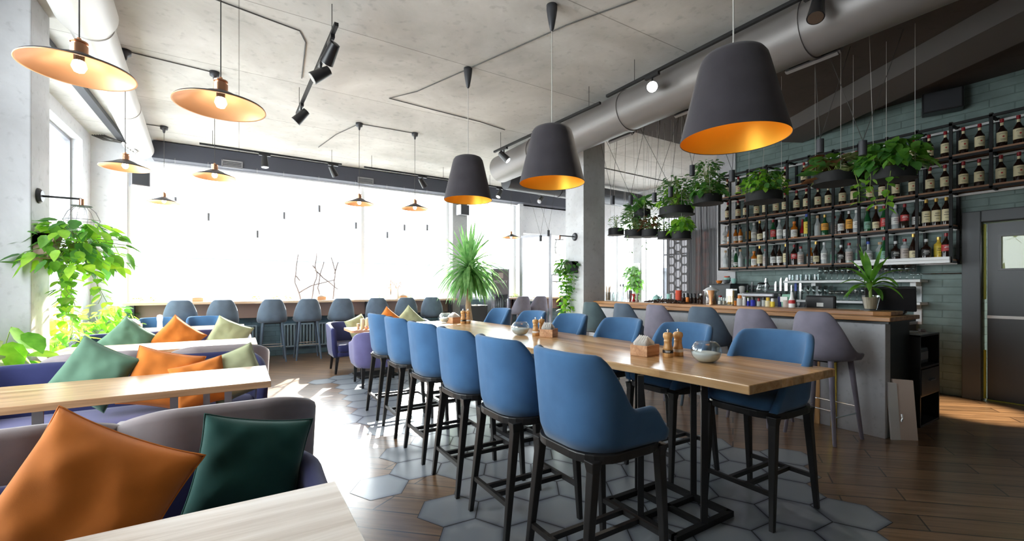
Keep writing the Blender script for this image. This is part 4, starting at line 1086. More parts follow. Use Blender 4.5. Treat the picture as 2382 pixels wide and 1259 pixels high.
for y, m_ in ((.05, 'white_plastic'), (-.05, 'black_plastic')):
    mb = MB(); mb.box(-.05, -.015, y-.02, y+.02, -.02, .03); mb.tube([(-.05, y, -.0), (-.07, y, -.06), (-.06, y+.01, -.18)], .005, 6); mb.build('plug', m_, t)

# ------------------------------------------------------------------ back bar machine, bowls
t = thing('coffee_machine', 'steel and black filter coffee machine behind the bar', 'coffee machine', (7.36, 3.97, .94))
mb = MB(); mb.box(-.12, .16, -.24, .24, 0, .06); mb.box(.04, .16, -.24, .24, .06, .3); mb.build('body', 'black_plastic', t, bevel=.01)
mb = MB(); mb.box(-.16, .16, -.26, .26, .29, .37); mb.build('warming_top', 'grey_metal', t, bevel=.025)
t = thing('coffee_pot', 'glass coffee pot with a black lid and handle on the coffee machine', 'coffee pot', (7.34, 3.98, 1.312))
mb = MB(); mb.lathe([(.07, 0), (.085, .02), (.08, .07), (.05, .13), (.05, .135), (.045, .13), (.075, .07), (.08, .02)], seg=24); mb.build('carafe', 'clear_glass', t, smooth=True)
mb = MB(); mb.lathe([(.052, .13), (.055, .15), (.03, .165)], seg=20); mb.build('lid', 'black_plastic', t)
mb = MB(); mb.tube([(0, -.045, .15), (0, -.1, .16), (0, -.125, .11), (0, -.1, .05)], .009, 8); mb.build('handle', 'black_plastic', t)
t = thing('coffee_grinder', 'white coffee grinder left of the coffee machine', 'grinder', (7.36, 4.32, .94))
mb = MB(); mb.box(-.06, .06, -.05, .05, 0, .35); mb.build('body', 'white_plastic', t, bevel=.015)
mb = MB(); mb.lathe([(.035, .35), (.05, .46), (.048, .47), (.02, .48)], (0, 0, 0), 16); mb.build('hopper', 'paper', t, smooth=True)
def bowl(label, loc_, mat, r, h):
    t = thing('bowl', label, 'bowl', loc_, group='bowls on the back cabinet')
    mb = MB(); mb.lathe([(r*.4, 0), (r*.75, h*.2), (r, h), (r*.94, h), (r*.7, h*.25), (.01, h*.12)], seg=20); mb.build('vessel', mat, t, smooth='auto')
bowl('orange bowl on the grey cabinet, leftmost', (7.42, 4.78, 1.46), 'orange_cap', .055, .06)
bowl('grey bowl on the grey cabinet', (7.42, 4.64, 1.46), 'grey_metal', .07, .07)
bowl('mint bowl stacked in the grey bowl', (7.42, 4.63, 1.5), 'mint_ceramic', .062, .07)
bowl('coral bowl topping the bowl stack', (7.42, 4.63, 1.55), 'coral_ceramic', .05, .045)
bowl('teal bowl on the grey cabinet, rightmost', (7.42, 4.5, 1.46), 'mint_ceramic', .05, .09)

# ------------------------------------------------------------------ things on the bar
BZ = 1.166
def bt(y, x=5.42): return (x, y, BZ)
def jar(name, label, cat, y, r, h, fill, fh, lidm=None, x=5.42, glassm='clear_glass', grp='jars and bottles on the bar', lidh=.02):
    t = thing(name, label, cat, bt(y, x), group=grp)
    mb = MB(); mb.lathe([(r*.95, 0), (r, .004), (r, h), (r*.95, h), (r*.95, .006)], seg=18, cap1=True); mb.build('glass', glassm, t, smooth='auto')
    if fill:
        mb = MB(); mb.lathe([(r*.9, .007), (r*.9, fh)], seg=14); mb.build('contents', fill, t)
    if lidm:
        mb = MB(); mb.lathe([(r*.7, h), (r*.72, h+lidh), (r*.4, h+lidh*1.15)], seg=14); mb.build('lid', lidm, t)
    return t
t = jar('straw_jar', 'jar of wooden straws on the bar beside the pillar', 'jar', 5.56, .042, .15, 'edge_oak', .14)
for q in range(10):
    a = q*2.4; mb = MB(); mb.tube([(.02*math.cos(a), .02*math.sin(a), .02), (.036*math.cos(a), .036*math.sin(a), .24+.02*math.sin(q*3))], .0035, 5); mb.build('straw', 'pasta' if q % 2 else 'kraft', t)
for q, (y, x, h) in enumerate(((5.46, 5.42, .14), (5.37, 5.4, .15), (5.28, 5.43, .16), (5.19, 5.4, .15), (5.3, 5.31, .12))):
    t = jar('mixing_glass', 'clear cocktail glass in the bar cluster by the straw jar', 'glass', y, .038, h, None, 0, None, x, grp='cocktail glasses by the straw jar')
    if q in (2, 3):
        mb = MB(); mb.tube([(0, 0, .02), (.02, .02, .25)], .003, 6); mb.lathe([(.006, 0), (.012, .02), (.008, .045)], (.02, .02, .24), 10); mb.build('bar_spoon', 'charcoal_metal', t)
t = thing('cocktail_shaker', 'tall steel cocktail shaker on the bar', 'shaker', bt(5.07))
mb = MB(); mb.lathe([(.032, 0), (.045, .17), (.045, .18)], seg=24); mb.build('tin', 'chrome', t, smooth='auto')
for y, m_, l in ((4.98, 'red_label', 'dark red hourglass measure on the bar'), (4.91, 'mug', 'pale pink hourglass measure on the bar')):
    t = thing('measuring_cup', l, 'measure', bt(y)); mb = MB(); mb.lathe([(.03, 0), (.012, .06), (.032, .125), (.028, .125), (.006, .07)], seg=16); mb.build('cup', m_, t, smooth=True)
t = thing('teapot', 'round mint teapot on the bar', 'teapot', bt(4.55, 5.45))
mb = MB(); mb.lathe([(.04, 0), (.06, .03), (.062, .055), (.045, .09), (.02, .1), (.012, .115), (.001, .118)], seg=24); mb.build('body', 'mint_ceramic', t, smooth=True)
mb = MB(); mb.tube([(0, -.055, .05), (0, -.085, .075), (0, -.1, .1)], [.012, .009, .007], 8); mb.build('spout', 'mint_ceramic', t)
t = thing('espresso_beans', 'heap of roasted coffee beans on the bar', 'coffee beans', (5.41, 4.35, BZ)); t['kind'] = 'stuff'
mb = MB(); rr = random.Random(5)
for q in range(420):
    y = rr.uniform(-.36, .36); hh = .055*(1-(y/.38)**2); x = rr.uniform(-.07, .07); z = rr.uniform(0, 1)*hh*(1-(x/.09)**2)
    m_ = Matrix.Translation((x, y, z+.006)) @ Matrix.Rotation(rr.random()*6, 4, 'Z') @ Matrix.Rotation(rr.random()*6, 4, 'X')
    mb.box(-.009, .009, -.006, .006, -.005, .005, m_)
mb.build('beans', ['bean'], t); [o.__setitem__('kind', 'stuff') for o in t.children]
t = thing('cup_stack', 'stack of mint cups behind the coffee beans', 'cups', bt(4.37, 5.52))
for q in range(4):
    mb = MB(); mb.lathe([(.03, q*.03), (.042, q*.03+.04), (.039, q*.03+.04), (.02, q*.03+.01)], seg=18); mb.build('cup', 'mint_ceramic', t, smooth='auto')
t = thing('cup_stack', 'stack of coral cups behind the coffee beans', 'cups', bt(4.22, 5.54))
for q in range(5):
    mb = MB(); mb.lathe([(.038, q*.035), (.05, q*.035+.045), (.047, q*.035+.045), (.02, q*.035+.01)], seg=18); mb.build('cup', 'coral_ceramic', t, smooth='auto')
for q, y in enumerate((4.12, 4.06, 4.0, 3.94, 3.88)):
    jar('spirit_bottle', 'small dark stoppered bottle behind the coffee beans, %s from left' % ORDW[q], 'bottle', y, .024, .085, None, 0, 'black_cap', 5.53, 'dark_bottle' if q != 1 else 'orange_cap', 'stoppered bottles behind the beans', .05)
t = thing('ice_bucket', 'steel urn with a shallow white lid on the bar', 'urn', bt(3.68, 5.52))
mb = MB(); mb.lathe([(.075, 0), (.08, .01), (.08, .18)], seg=28); mb.build('body', 'chrome', t, smooth='auto')
mb = MB(); mb.lathe([(.1, .18), (.1, .19), (.05, .225), (.015, .235), (.015, .255), (.001, .26)], seg=28); mb.build('lid', 'white_plastic', t, smooth='auto')
jar('glass_bottle', 'black bottle beside the steel urn', 'bottle', 3.8, .025, .12, None, 0, 'white_cap', 5.47, 'dark_bottle')
t = thing('mixing_glass', 'coppery tall mixing glass in front of the steel urn', 'glass', bt(3.6, 5.4)); mb = MB(); mb.lathe([(.025, 0), (.018, .05), (.045, .19), (.042, .19), (.015, .055)], seg=18); mb.build('cup', 'copper', t, smooth='auto')
jar('spice_jar', 'small clear jar left of the pasta jar', 'jar', 3.48, .03, .1, 'white_label', .05, 'red_cap')
jar('spice_jar', 'small clear jar touching the pasta jar', 'jar', 3.42, .026, .09, 'gravel', .05, None)
t = thing('pasta_jar', 'square glass jar of orange pasta on the bar', 'jar', bt(3.34, 5.45))
mb = MB(); mb.box(-.05, .05, -.05, .05, 0, .215); mb.build('glass', 'clear_glass', t, bevel=.006)
mb = MB()
for q in range(30): x, y = R.uniform(-.035, .035), R.uniform(-.035, .035); mb.tube([(x, y, .008), (x+R.uniform(-.008, .008), y+R.uniform(-.008, .008), .19)], .006, 5)
mb.build('pasta', 'pasta', t)
sm = [(3.255, 'dropper bottle with brown glass', 'amber_bottle', .018, .06, 'black_cap'), (3.2, 'white jar with a bright orange cap', 'paper', .034, .09, 'orange_cap'), (3.14, 'low white jar between two blue bottles', 'paper', .022, .075, 'white_cap'),
      (3.09, 'small clear bottle with blue base', 'blue_bottle', .016, .06, 'white_cap'), (3.03, 'cobalt blue dropper bottle', 'blue_bottle', .03, .075, 'black_cap'), (2.96, 'small clear dropper bottle with red cap', 'clear_bottle', .02, .06, 'red_cap'),
      (2.9, 'small clear dropper bottle with black cap', 'clear_bottle', .022, .075, 'black_cap'), (2.85, 'jar with yellow and red lid', 'cream_label', .028, .07, 'yellow_bottle'), (2.795, 'yellow labelled jar', 'yellow_label', .024, .06, 'white_cap'), (2.74, 'dark purple bottle', 'navy_fabric', .03, .12, 'black_cap')]
for y, d_, gm, r, h, lm in sm: jar('spice_jar', d_+' in the cluster on the bar', 'jar', y, r, h, None, 0, lm, 5.4 if y != 2.74 else 5.47, gm, 'small bottles on the bar', .035)
t = thing('snack_bag', 'green and white snack bag standing on the bar', 'bag', bt(2.69, 5.47))
mb = MB(); mb.rings([[(-.02, -.045, 0), (.02, -.045, 0), (.02, .045, 0), (-.02, .045, 0)], [(-.025, -.06, .07), (.025, -.06, .07), (.025, .06, .07), (-.025, .06, .07)], [(-.003, -.065, .15), (.003, -.065, .15), (.003, .065, .15), (-.003, .065, .15)]]); mb.build('pouch', 'green_label', t, smooth='auto')
mb = MB(); mb.box(-.03, -.027, -.04, .04, .06, .12); mb.build('print', 'white_label', t)
jar('ice_cream_cup', 'beige cup on the bar by the sauce bottle', 'cup', 2.64, .035, .08, None, 0, None, 5.4, 'mug')
t = thing('sauce_bottle', 'white sauce bottle with a red band on the bar', 'bottle', bt(2.58, 5.4))
mb = MB(); mb.lathe([(.033, 0), (.035, .06), (.03, .085), (.018, .12), (.014, .17), (.006, .18)], seg=18); mb.build('body', 'white_plastic', t, smooth='auto')
mb = MB(); mb.lathe([(.0358, .045), (.0355, .065), (.031, .085)], seg=18, cap0=False, cap1=False); mb.build('band', 'red_label', t)

# ------------------------------------------------------------------ condiments on tables
def napkin_box(name_l, loc_, rz, s=1., fluffy=True):
    t = thing('napkin_box', name_l, 'napkin box', loc_, rz, 'wooden napkin boxes')
    mb = MB(); w_, d_, h = .085*s, .065*s, .075*s
    mb.box(-w_, w_, -d_, d_, 0, .006); 
    for a in (-w_, w_-.006): mb.box(a, a+.006, -d_, d_, .006, h)
    for a in (-d_, d_-.006): mb.box(-w_+.006, w_-.006, a, a+.006, .006, h)
    mb.build('box', 'box_wood', t, bevel=.0015)
    for q in range(5):
        mb = MB(); y = -d_*.6+q*d_*.3; mb.mesh([(-w_*.8, y, .01), (w_*.8, y, .01), (w_*.8, y+.004, h+.015+.01*(q % 3)), (w_*.1*(q-2), y+.012, h+.065*s), (-w_*.8, y+.004, h+.02)], [(0, 1, 2, 3, 4)]); mb.mesh([(-w_*.8, y+.008, .01), (w_*.8, y+.008, .01), (w_*.8, y+.012, h+.012), (w_*.1*(q-2), y+.015, h+.06*s), (-w_*.8, y+.012, h+.018)], [(0, 1, 2, 3, 4)])
        mb.build('napkin', 'paper', t)
    return t
TZ = .921
napkin_box('wooden napkin box beside the two nearest mills on the long table', (2.43, 2.13, TZ), .2)
napkin_box('wooden napkin box in the middle of the long table', (2.55, 3.42, TZ), .6)
napkin_box('wooden napkin box at the far end of the long table', (2.46, 5.42, TZ), .3)
def mill(label, loc_, kind, s=1., q=1.3):
    t = thing('spice_mill', label, 'mill', loc_, R.uniform(0, 3), 'wooden mills on the long table')
    mb = MB(); mb.lathe([(.026*s*q, 0), (.027*s*q, .002), (.027*s*q, .028*s)], seg=24); mb.build('foot', 'mill_wood', t, smooth='auto')
    mb = MB(); mb.lathe([(.0272*s*q, .028*s), (.0272*s*q, .048*s)], seg=24); bd = mb.build('band', 'black_label' if kind == 'p' else 'white_label', t, smooth='auto')
    if kind == 'p':
        mb = MB()
        for z, n in ((.041, 6), (.034, 5)):
            for i_ in range(n):
                for a0 in (0, PI):
                    a = a0+(i_-n/2)*.17; mb.mesh([(.0276*s*1.3*math.cos(a+e), .0276*s*1.3*math.sin(a+e), (z+f)*s) for e, f in ((-.06, 0), (.06, 0), (.06, .004), (-.06, .004))], [(0, 1, 2, 3)])
        mb.build('print', 'white_label', bd)
    mb = MB(); mb.lathe([(.026*s*q, .048*s), (.023*s*q, .065*s), (.0195*s*q, .09*s), (.0195*s*q, .105*s), (.021*s*q, .106*s), (.021*s*q, .11*s), (.019*s*q, .112*s), (.0205*s*q, .125*s), (.0215*s*q, .128*s), (.0245*s*q, .135*s), (.0255*s*q, .15*s), (.022*s*q, .162*s), (.012*s*q, .168*s), (.002, .17*s)], seg=24); mb.build('body', 'mill_wood', t, smooth=True)
    mb = MB(); mb.lathe([(.004*s*q, .168*s), (.003*s*q, .174*s), (.0065*s*q, .18*s), (.0055*s*q, .188*s), (.001, .19*s)], seg=12); mb.build('knob', 'chrome', t)
    return t
mill('nearest pepper mill with a black band, by the napkin box on the long table', (2.5, 1.99, TZ), 'p')
mill('nearest salt mill with a white band, behind the pepper mill', (2.6, 1.985, TZ), 's')
mill('stout wooden mill behind the middle napkin box', (2.49, 3.56, TZ), 's', .95)
mill('round-topped wooden mill right of the stout one, behind the middle napkin box', (2.58, 3.58, TZ), 'p', .95)
mill('far pepper mill with a black band at the end of the long table', (2.508, 5.25, TZ), 'p')
mill('far salt mill with a white band at the end of the long table', (2.575, 5.24, TZ), 's')
def salt_bowl(label, loc_):
    t = thing('glass_bowl', label, 'bowl', loc_, 0, 'round glass bowls of salt')
    R_ = .092; out = [(.04, .0)]+[(R_*math.cos(a), .07+.078*math.sin(a)) for a in [math.radians(q) for q in range(-60, 51, 10)]]
    inn = [(r-.003, z) for r, z in out[::-1]][:-1]+[(.035, .006)]
    mb = MB(); mb.lathe(out+inn, seg=36, cap1=True); mb.build('bowl', 'bowl_glass', t, smooth=True)
    sl = [(.03, .007)]+[((R_-.005)*math.cos(a), .07+.076*math.sin(a)) for a in [math.radians(q) for q in range(-55, -5, 8)]]
    mb = MB(); mb.lathe(sl+[(.06, .066), (.03, .068), (.001, .07)], seg=30); mb.build('salt', 'salt', t, smooth=True)
salt_bowl('round glass bowl half full of salt, nearest on the long table', (2.53, 1.72, TZ))
salt_bowl('round glass bowl of salt behind the middle napkin box', (2.39, 3.68, TZ))
salt_bowl('round glass bowl of salt at the far end of the long table', (2.37, 5.5, TZ))
napkin_box('wooden napkin box on the farthest left table', (-1.3, 8.25, .781), 0, 1.15)
t = thing('pepper_mill', 'pale mill beside the napkin box on the farthest left table', 'mill', (-1.0, 8.3, .781)); mb = MB(); mb.lathe([(.035, 0), (.03, .1), (.038, .16), (.03, .2), (.01, .21)], seg=20); mb.build('body', 'paper', t, smooth=True)
for q, (x, y, h, r, m_, l) in enumerate(((1.62, 6.98, .16, .03, 'cream_label', 'tall cream candle on the small oak table, left of the pair'), (1.7, 7.0, .17, .03, 'cream_label', 'tall cream candle on the small oak table, right of the pair'), (1.55, 6.95, .09, .022, 'cork_cap', 'short cork jar on the small oak table'), (1.66, 6.9, .05, .028, 'copper_cap', 'small amber dish on the small oak table'), (1.83, 7.02, .1, .05, 'paper', 'white napkin holder on the small oak table'))):
    t = thing('table_candle' if q < 2 else 'small_jar', l, 'candle' if q < 2 else 'jar', (x, y, .751), group='things on the small oak table'); mb = MB(); mb.lathe([(r*.95, 0), (r, .006), (r, h*.96), (r*.8, h), (.001, h*.99)], seg=18); mb.build('body', m_, t, smooth='auto')

# ------------------------------------------------------------------ pendant lamps
def shade_lamp(label, x, y, z0, s=1.):
    t = thing('pendant_lamp', label, 'lamp', (x, y, z0), 0, 'big dark shades over the long table')
    prof = [(.3*s, 0), (.196*s, .425), (.184*s, .468), (.165*s, .495), (.135*s, .508), (.1*s, .512)]
    mb = MB(); mb.lathe(prof, seg=64, cap0=False, cap1=False); mb.lathe([(.3*s, 0), (.2985*s, -.004), (.297*s, 0)], seg=64, cap0=False, cap1=False); mb.build('shade', 'lampshade_fabric', t, smooth='auto')
    mb = MB(); mb.lathe([(.297*s, 0)]+[(r-.006, z) for r, z in prof[1:]]+[(.02, .507)], seg=64, cap0=False, cap1=True); mb.build('lining', 'gold_lining', t, smooth='auto')
    mb = MB(); mb.lathe([(.02, .516), (.1*s, .516), (.1*s, .511)], seg=40); mb.build('top_plate', 'lampshade_fabric', t)
    mb = MB(); mb.lathe([(.001, .34), (.03, .35), (.042, .385), (.03, .42), (.02, .45), (.02, .5)], seg=20); mb.build('bulb', 'bulb_glow', t, smooth=True)
    mb = MB(); mb.tube([(0, 0, .515), (0, 0, CEIL-z0-.1)], .0045, 8); mb.build('cord', 'light_wire', t)
    mb = MB(); mb.lathe([(.006, CEIL-z0-.24), (.02, CEIL-z0-.22), (.042, CEIL-z0-.1), (.05, CEIL-z0-.04), (.05, CEIL-z0)], seg=24); mb.build('ceiling_cup', 'charcoal_metal', t, smooth=True)
shade_lamp('biggest dark pendant shade with gold inside, nearest over the long table', 2.5, 1.52, 2.28)
shade_lamp('dark pendant shade with gold inside, in front of the concrete pillar', 2.45, 3.24, 2.36)
shade_lamp('dark pendant shade with gold inside, farthest over the long table', 2.31, 4.7, 2.435, .95)
def copper_lamp(label, x, y, z0, s=1.):
    t = thing('pendant_lamp', label, 'lamp', (x, y, z0), 0, 'copper dish pendants')
    pr = [(.23*s, 0), (.225*s, .008), (.12*s, .048), (.08*s, .07), (.045*s, .085), (.032*s, .088)]
    mb = MB(); mb.lathe(pr, seg=64, cap0=False, cap1=False); mb.build('shade', 'charcoal_metal', t, smooth=True)
    mb = MB(); mb.lathe([(.23*s, 0), (.231*s, -.004), (.222*s, -.002)]+[(r-.003, z-.004) for r, z in pr[1:]]+[(.005, .083)], seg=64, cap0=False, cap1=True); mb.build('lining', 'copper', t, smooth=True)
    mb = MB(); mb.lathe([(.036*s, .086), (.036*s, .13), (.03*s, .132), (.03*s, .14), (.036*s, .142), (.036*s, .15), (.012, .155), (.008, .17)], seg=24); mb.build('socket_cap', 'copper_cap', t, smooth='auto')
    mb = MB(); mb.lathe([(.022*s, .05), (.022*s, .085)], seg=16); mb.build('bulb_holder', 'black_plastic', t)
    mb = MB(); mb.lathe([(.001, -.012), (.02*s, -.004), (.031*s, .02), (.026*s, .042), (.018*s, .055)], seg=20); mb.build('bulb', 'bulb_glow', t, smooth=True)
    mb = MB(); mb.tube([(0, 0, .165), (0, 0, CEIL-z0)], .0035, 6); mb.build('cord', 'wire', t)
    mb = MB(); mb.lathe([(.006, CEIL-z0-.11), (.014, CEIL-z0-.1), (.022, CEIL-z0-.06), (.05, CEIL-z0-.05), (.055, CEIL-z0)], seg=20); mb.build('ceiling_cup', 'charcoal_metal', t, smooth=True)
for l, x, y, z, s in (('large copper dish pendant nearest the pale concrete pier', -.70, 3.1, 2.515, 1), ('large copper dish pendant hanging right of the one by the pier', -.09, 3.06, 2.45, 1),
        ('copper dish pendant under the white duct end', -1.06, 6.33, 2.71, .97), ('copper dish pendant in front of the left windowpane', -.25, 6.4, 2.73, .97), ('pale backlit copper dish pendant, farthest left at the window', -1.03, 9.0, 2.77, .97),
        ('pale backlit copper dish pendant at the middle windowpane mullion', 1.62, 7.19, 2.72, .97), ('backlit copper dish pendant left of the farthest big dark shade', 2.52, 7.15, 2.72, .97)): copper_lamp(l, x, y, z, s)
copper_lamp('pale backlit dish pendant by the entrance glass screen', 5.7, 9.2, 2.62, 1.)

# hanging cylinder spots
def cyl_spot(label, x, y, z, grp, wires=((-.25, .3), (.12, -.2)), s=1.):
    t = thing('cylinder_spot', label, 'lamp', (x, y, z), 0, grp)
    mb = MB(); mb.lathe([(.03*s, -.07*s), (.034*s, -.07*s), (.034*s, .07*s), (.01, .072*s)], seg=20); mb.build('housing', 'charcoal_metal', t, smooth='auto')
    for a, b in wires:
        mb = MB(); mb.tube([(0, 0, .07*s), (a, b, CEIL-z)], .0028, 5); mb.build('wire', 'wire', t)
cs = [(5.584, 2.92), (5.167, 2.85), (4.676, 2.808), (4.369, 2.839), (3.997, 3.081), (3.393, 2.871), (2.355, 2.986), (1.958, 2.855)]
for i, (y, z) in enumerate(cs): cyl_spot('black cylinder spot hanging among the bar plants, %s from the pillar' % ORDW[i], 5.15, y*.928, 1.4+(z-1.4)*.928, 'black cylinder spots over the bar', ((R.uniform(-.5, .1), R.uniform(-.3, .5)), (R.uniform(-.1, .5), R.uniform(-.5, .2))))
for x, y, z, l in ((5.95, 8.3, 2.53, 'small dark cylinder spot hanging beside the entrance glass screen'), (6.1, 8.2, 2.65, 'small dark cylinder spot hanging left of the pillar lamp')): cyl_spot(l, x, y, z, 'cylinder spots by the entrance')
cp = [(-.958, 2.915), (-.478, 2.676), (.293, 2.412), (.747, 2.804), (1.388, 3.0), (2.109, 2.711), (2.778, 2.551), (3.167, 2.741), (3.708, 2.779)]
for i, (x, z) in enumerate(cp):
    t = thing('cylinder_spot', 'tiny pale grey cylinder hanging in front of the window, %s from the left' % ORDW[i], 'lamp', (x, 9.7, z), 0, 'small cylinders in front of the window')
    mb = MB(); mb.lathe([(.034, -.07), (.034, .07), (.006, .072)], seg=14); mb.build('housing', 'grey_metal', t)
    mb = MB(); mb.tube([(0, 0, .06), (0, 0, CEIL-z-.33)], .0012, 4); mb.build('cord', 'light_wire', t)

# ------------------------------------------------------------------ foliage
def leaf(mb, p, d, n, L, W, kind='heart', droop=.25):
    p, d, n = Vector(p), Vector(d).normalized(), Vector(n)
    s = d.cross(n)
    s = s.normalized() if s.length > 1e-4 else d.orthogonal().normalized()
    n = s.cross(d).normalized()
    P = {'heart': [(0, 0), (.12, .36), (.38, .5), (.7, .33), (1, 0)], 'oval': [(0, 0), (.2, .32), (.5, .5), (.8, .28), (1, 0)], 'strap': [(0, .32), (.25, .5), (.5, .5), (.78, .34), (1, 0)]}[kind]
    mid, le, ri = [], [], []
    for t_, w_ in P:
        c = p+d*(L*t_)-Vector((0, 0, 1))*(droop*L*t_*t_)
        mid.append(mb.bm.verts.new(c-n*(.09*W if 0 < t_ < 1 else 0)))
        if w_ > 0: le.append(mb.bm.verts.new(c+s*W*w_)); ri.append(mb.bm.verts.new(c-s*W*w_))
        else: le.append(None); ri.append(None)
    for i in range(len(P)-1):
        for sd in (le, ri):
            vs_ = [mid[i], mid[i+1], sd[i+1], sd[i]]; vs_ = [v for v in vs_ if v is not None]
            if len(vs_) > 2:
                f = mb.bm.faces.new(vs_); f.material_index = mb.mi; f.smooth = True
def clump(parent, rr, c, rad, hgt, n, L, W, mats, kind='heart', stems=True, down=.3, flat=.55):
    """leafy mound; c is the centre of its base"""
    lb = [MB() for _ in mats]; sb = MB(); c = Vector(c)
    for i in range(n):
        a = rr.uniform(0, 2*PI); q = math.sqrt(rr.random()); h = rr.uniform(-down, 1)
        k = math.sqrt(max(.05, 1-max(0, h)**2*.75))
        p = c+Vector((math.cos(a)*rad*q*k, math.sin(a)*rad*q*k, hgt*h))
        a += rr.uniform(-.6, .6); hang = kind == 'heart' and rr.random() < .6
        if hang: d = Vector((math.cos(a)*.5, math.sin(a)*.5, rr.uniform(-1., -.2))); nn = Vector((math.cos(a)+rr.uniform(-.5, .5), math.sin(a)+rr.uniform(-.5, .5), rr.uniform(.1, .7)))
        else: d = Vector((math.cos(a), math.sin(a), rr.uniform(-.5, .6)*flat)); nn = Vector((rr.uniform(-.6, .6), rr.uniform(-.6, .6), 1))
        z = rr.uniform(.65, 1.2)
        leaf(lb[rr.randrange(len(mats))], p, d, nn, L*z, W*z, kind, rr.uniform(.1, .45))
        if stems and i % 4 == 0: sb.tube([c+Vector((rr.uniform(-.05, .05), rr.uniform(-.05, .05), 0)), (c+p)/2+Vector((0, 0, .04)), p], .003, 4, False)
    for b, m_ in zip(lb, mats): b.build('foliage', m_, parent)
    if stems: sb.build('stems', 'stem', parent)
    else: sb.bm.free()
def vines(parent, rr, starts, length, L, W, mats, step=.06, spread=.05):
    lb = [MB() for _ in mats]; sb = MB()
    for p0 in starts:
        p = Vector(p0); pts = [p.copy()]; ln = length*rr.uniform(.6, 1.05); k = 0
        while k*step < ln:
            p = p+Vector((rr.uniform(-spread, spread)*.5, rr.uniform(-spread, spread)*.5, -step)); pts.append(p.copy()); k += 1
            for _ in range(2):
                a = rr.uniform(0, 2*PI); z = rr.uniform(.6, 1.15)
                leaf(lb[rr.randrange(len(mats))], p+Vector((math.cos(a), math.sin(a), 0))*.02, (math.cos(a), math.sin(a), rr.uniform(-.9, .1)), (math.cos(a)*.6, math.sin(a)*.6, .8), L*z, W*z, 'heart', .3)
        if len(pts) > 1: sb.tube(pts, .003, 4, False)
    for b, m_ in zip(lb, mats): b.build('trailing_leaves', m_, parent)
    sb.build('vines', 'stem', parent)
def straps(parent, rr, c, n, L, W, mat, up0=-.9, up1=1.4, bend=.5, seg=6, pw=.8):
    mb = MB(); c = Vector(c)
    for i in range(n):
        a = i*2.39996+rr.uniform(-.2, .2); el = up0+(up1-up0)*(i/n)**pw
        ln = L*rr.uniform(.75, 1.1)*(1 if el > -.4 else .85)
        d = Vector((math.cos(a)*math.cos(el), math.sin(a)*math.cos(el), math.sin(el))); s = Vector((-math.sin(a), math.cos(a), 0))
        p = c+Vector((math.cos(a), math.sin(a), 0))*.02+Vector((0, 0, .12*i/n)); rows = []
        for k in range(seg+1):
            t_ = k/seg; w_ = W*(.55+1.1*t_ if t_ < .4 else 1-((t_-.4)/.6)**2)*.5
            nn = d.cross(s)
            rows.append((mb.bm.verts.new(p-s*w_), mb.bm.verts.new(p+nn*w_*.35), mb.bm.verts.new(p+s*w_)))
            p = p+d*(ln/seg); d = (d-Vector((0, 0, 1))*bend*math.cos(el)*(ln/seg)*2.).normalized()
        for a_, b_ in zip(rows, rows[1:]):
            for q in (0, 1):
                try: f = mb.bm.faces.new((a_[q], a_[q+1], b_[q+1], b_[q])); f.smooth = True
                except ValueError: pass
    mb.build('leaves', mat, parent)

# ring planters over the bar
GPL = 'hanging ring planters over the bar'
def ring_planter(label, x, y, z, dia, seed, fol):
    rr = random.Random(seed); t = thing('hanging_planter', label, 'planter', (x, y, z), 0, GPL); r = dia/2
    mb = MB(); mb.lathe([(r, -.055), (r+.004, -.05), (r+.004, .05), (r, .055), (r-.008, .05), (r-.008, -.045)], seg=40, cap0=False, cap1=True); mb.build('ring', 'black_metal', t, smooth='auto')
    mb = MB(); mb.lathe([(.01, -.07), (r*1.12, -.062), (r*1.12, -.055), (.01, -.058)], seg=40); mb.build('drip_plate', 'black_metal', t, smooth='auto')
    mb = MB(); mb.lathe([(.01, .02), (r-.01, .022), (r-.01, .03), (.01, .035)], seg=30); mb.build('soil', 'soil', t)
    for k in range(3):
        a = k*2.094+seed; mb = MB(); mb.tube([(r*math.cos(a), r*math.sin(a), .05), (r*math.cos(a)*(1.0+.8*(k == 2)), r*math.sin(a), CEIL-z)], .002, 5, False); mb.build('wire', 'light_wire', t)
    fol(t, rr, r)
dk, br, gr, iv = 'leaf_dark', 'leaf_bright', 'leaf_grey', 'leaf_ivory'
fern = lambda h, n, m=(dk, gr): (lambda t, rr, r: clump(t, rr, (0, 0, .07), r*1.25, h*1.05, int(n*1.7), .095, .04, m, 'oval', True, .0, 1.1))
lush = lambda h, n, m=(dk, br, 'leaf_pothos'), L=.085: (lambda t, rr, r: clump(t, rr, (0, 0, .08), r*1.25, h, int(n*1.3), L, L*.8, m, 'heart', True, .08))
def trailer(t, rr, r):
    clump(t, rr, (0, 0, .06), r*1.75, .26, 260, .1, .085, (dk, 'leaf_pothos', 'leaf_pothos'), 'heart', True, .02)
    vines(t, rr, [(-r*1.2, .1, .0), (-r*1.3, .22, .02), (-r*1.0, -.05, 0)], .3, .075, .065, (br, 'leaf_pothos'))
def broad(t, rr, r):
    clump(t, rr, (0, 0, .03), r*1.1, .22, 40, .2, .085, (dk, 'leaf_pothos'), 'oval', True, .0, 1.6); clump(t, rr, (0, 0, .03), r*1.4, .1, 60, .06, .04, (gr, iv), 'oval', True, .3)
def ivory(t, rr, r):
    clump(t, rr, (0, 0, .03), r*1.1, .22, 90, .19, .11, (iv, iv, 'leaf_brown', 'leaf_pothos', dk), 'oval', True, .1, 1.2)
def thinp(t, rr, r):
    clump(t, rr, (0, 0, .03), r*1.0, .24, 90, .05, .02, (gr, dk), 'oval', True, .05, 1.0)
def fernvine(t, rr, r):
    fern(.4, 230)(t, rr, r); vines(t, rr, [(r*.9, -r*.4, 0), (-r*.9, 0, 0)], .3, .04, .03, (gr,), .05, .07)
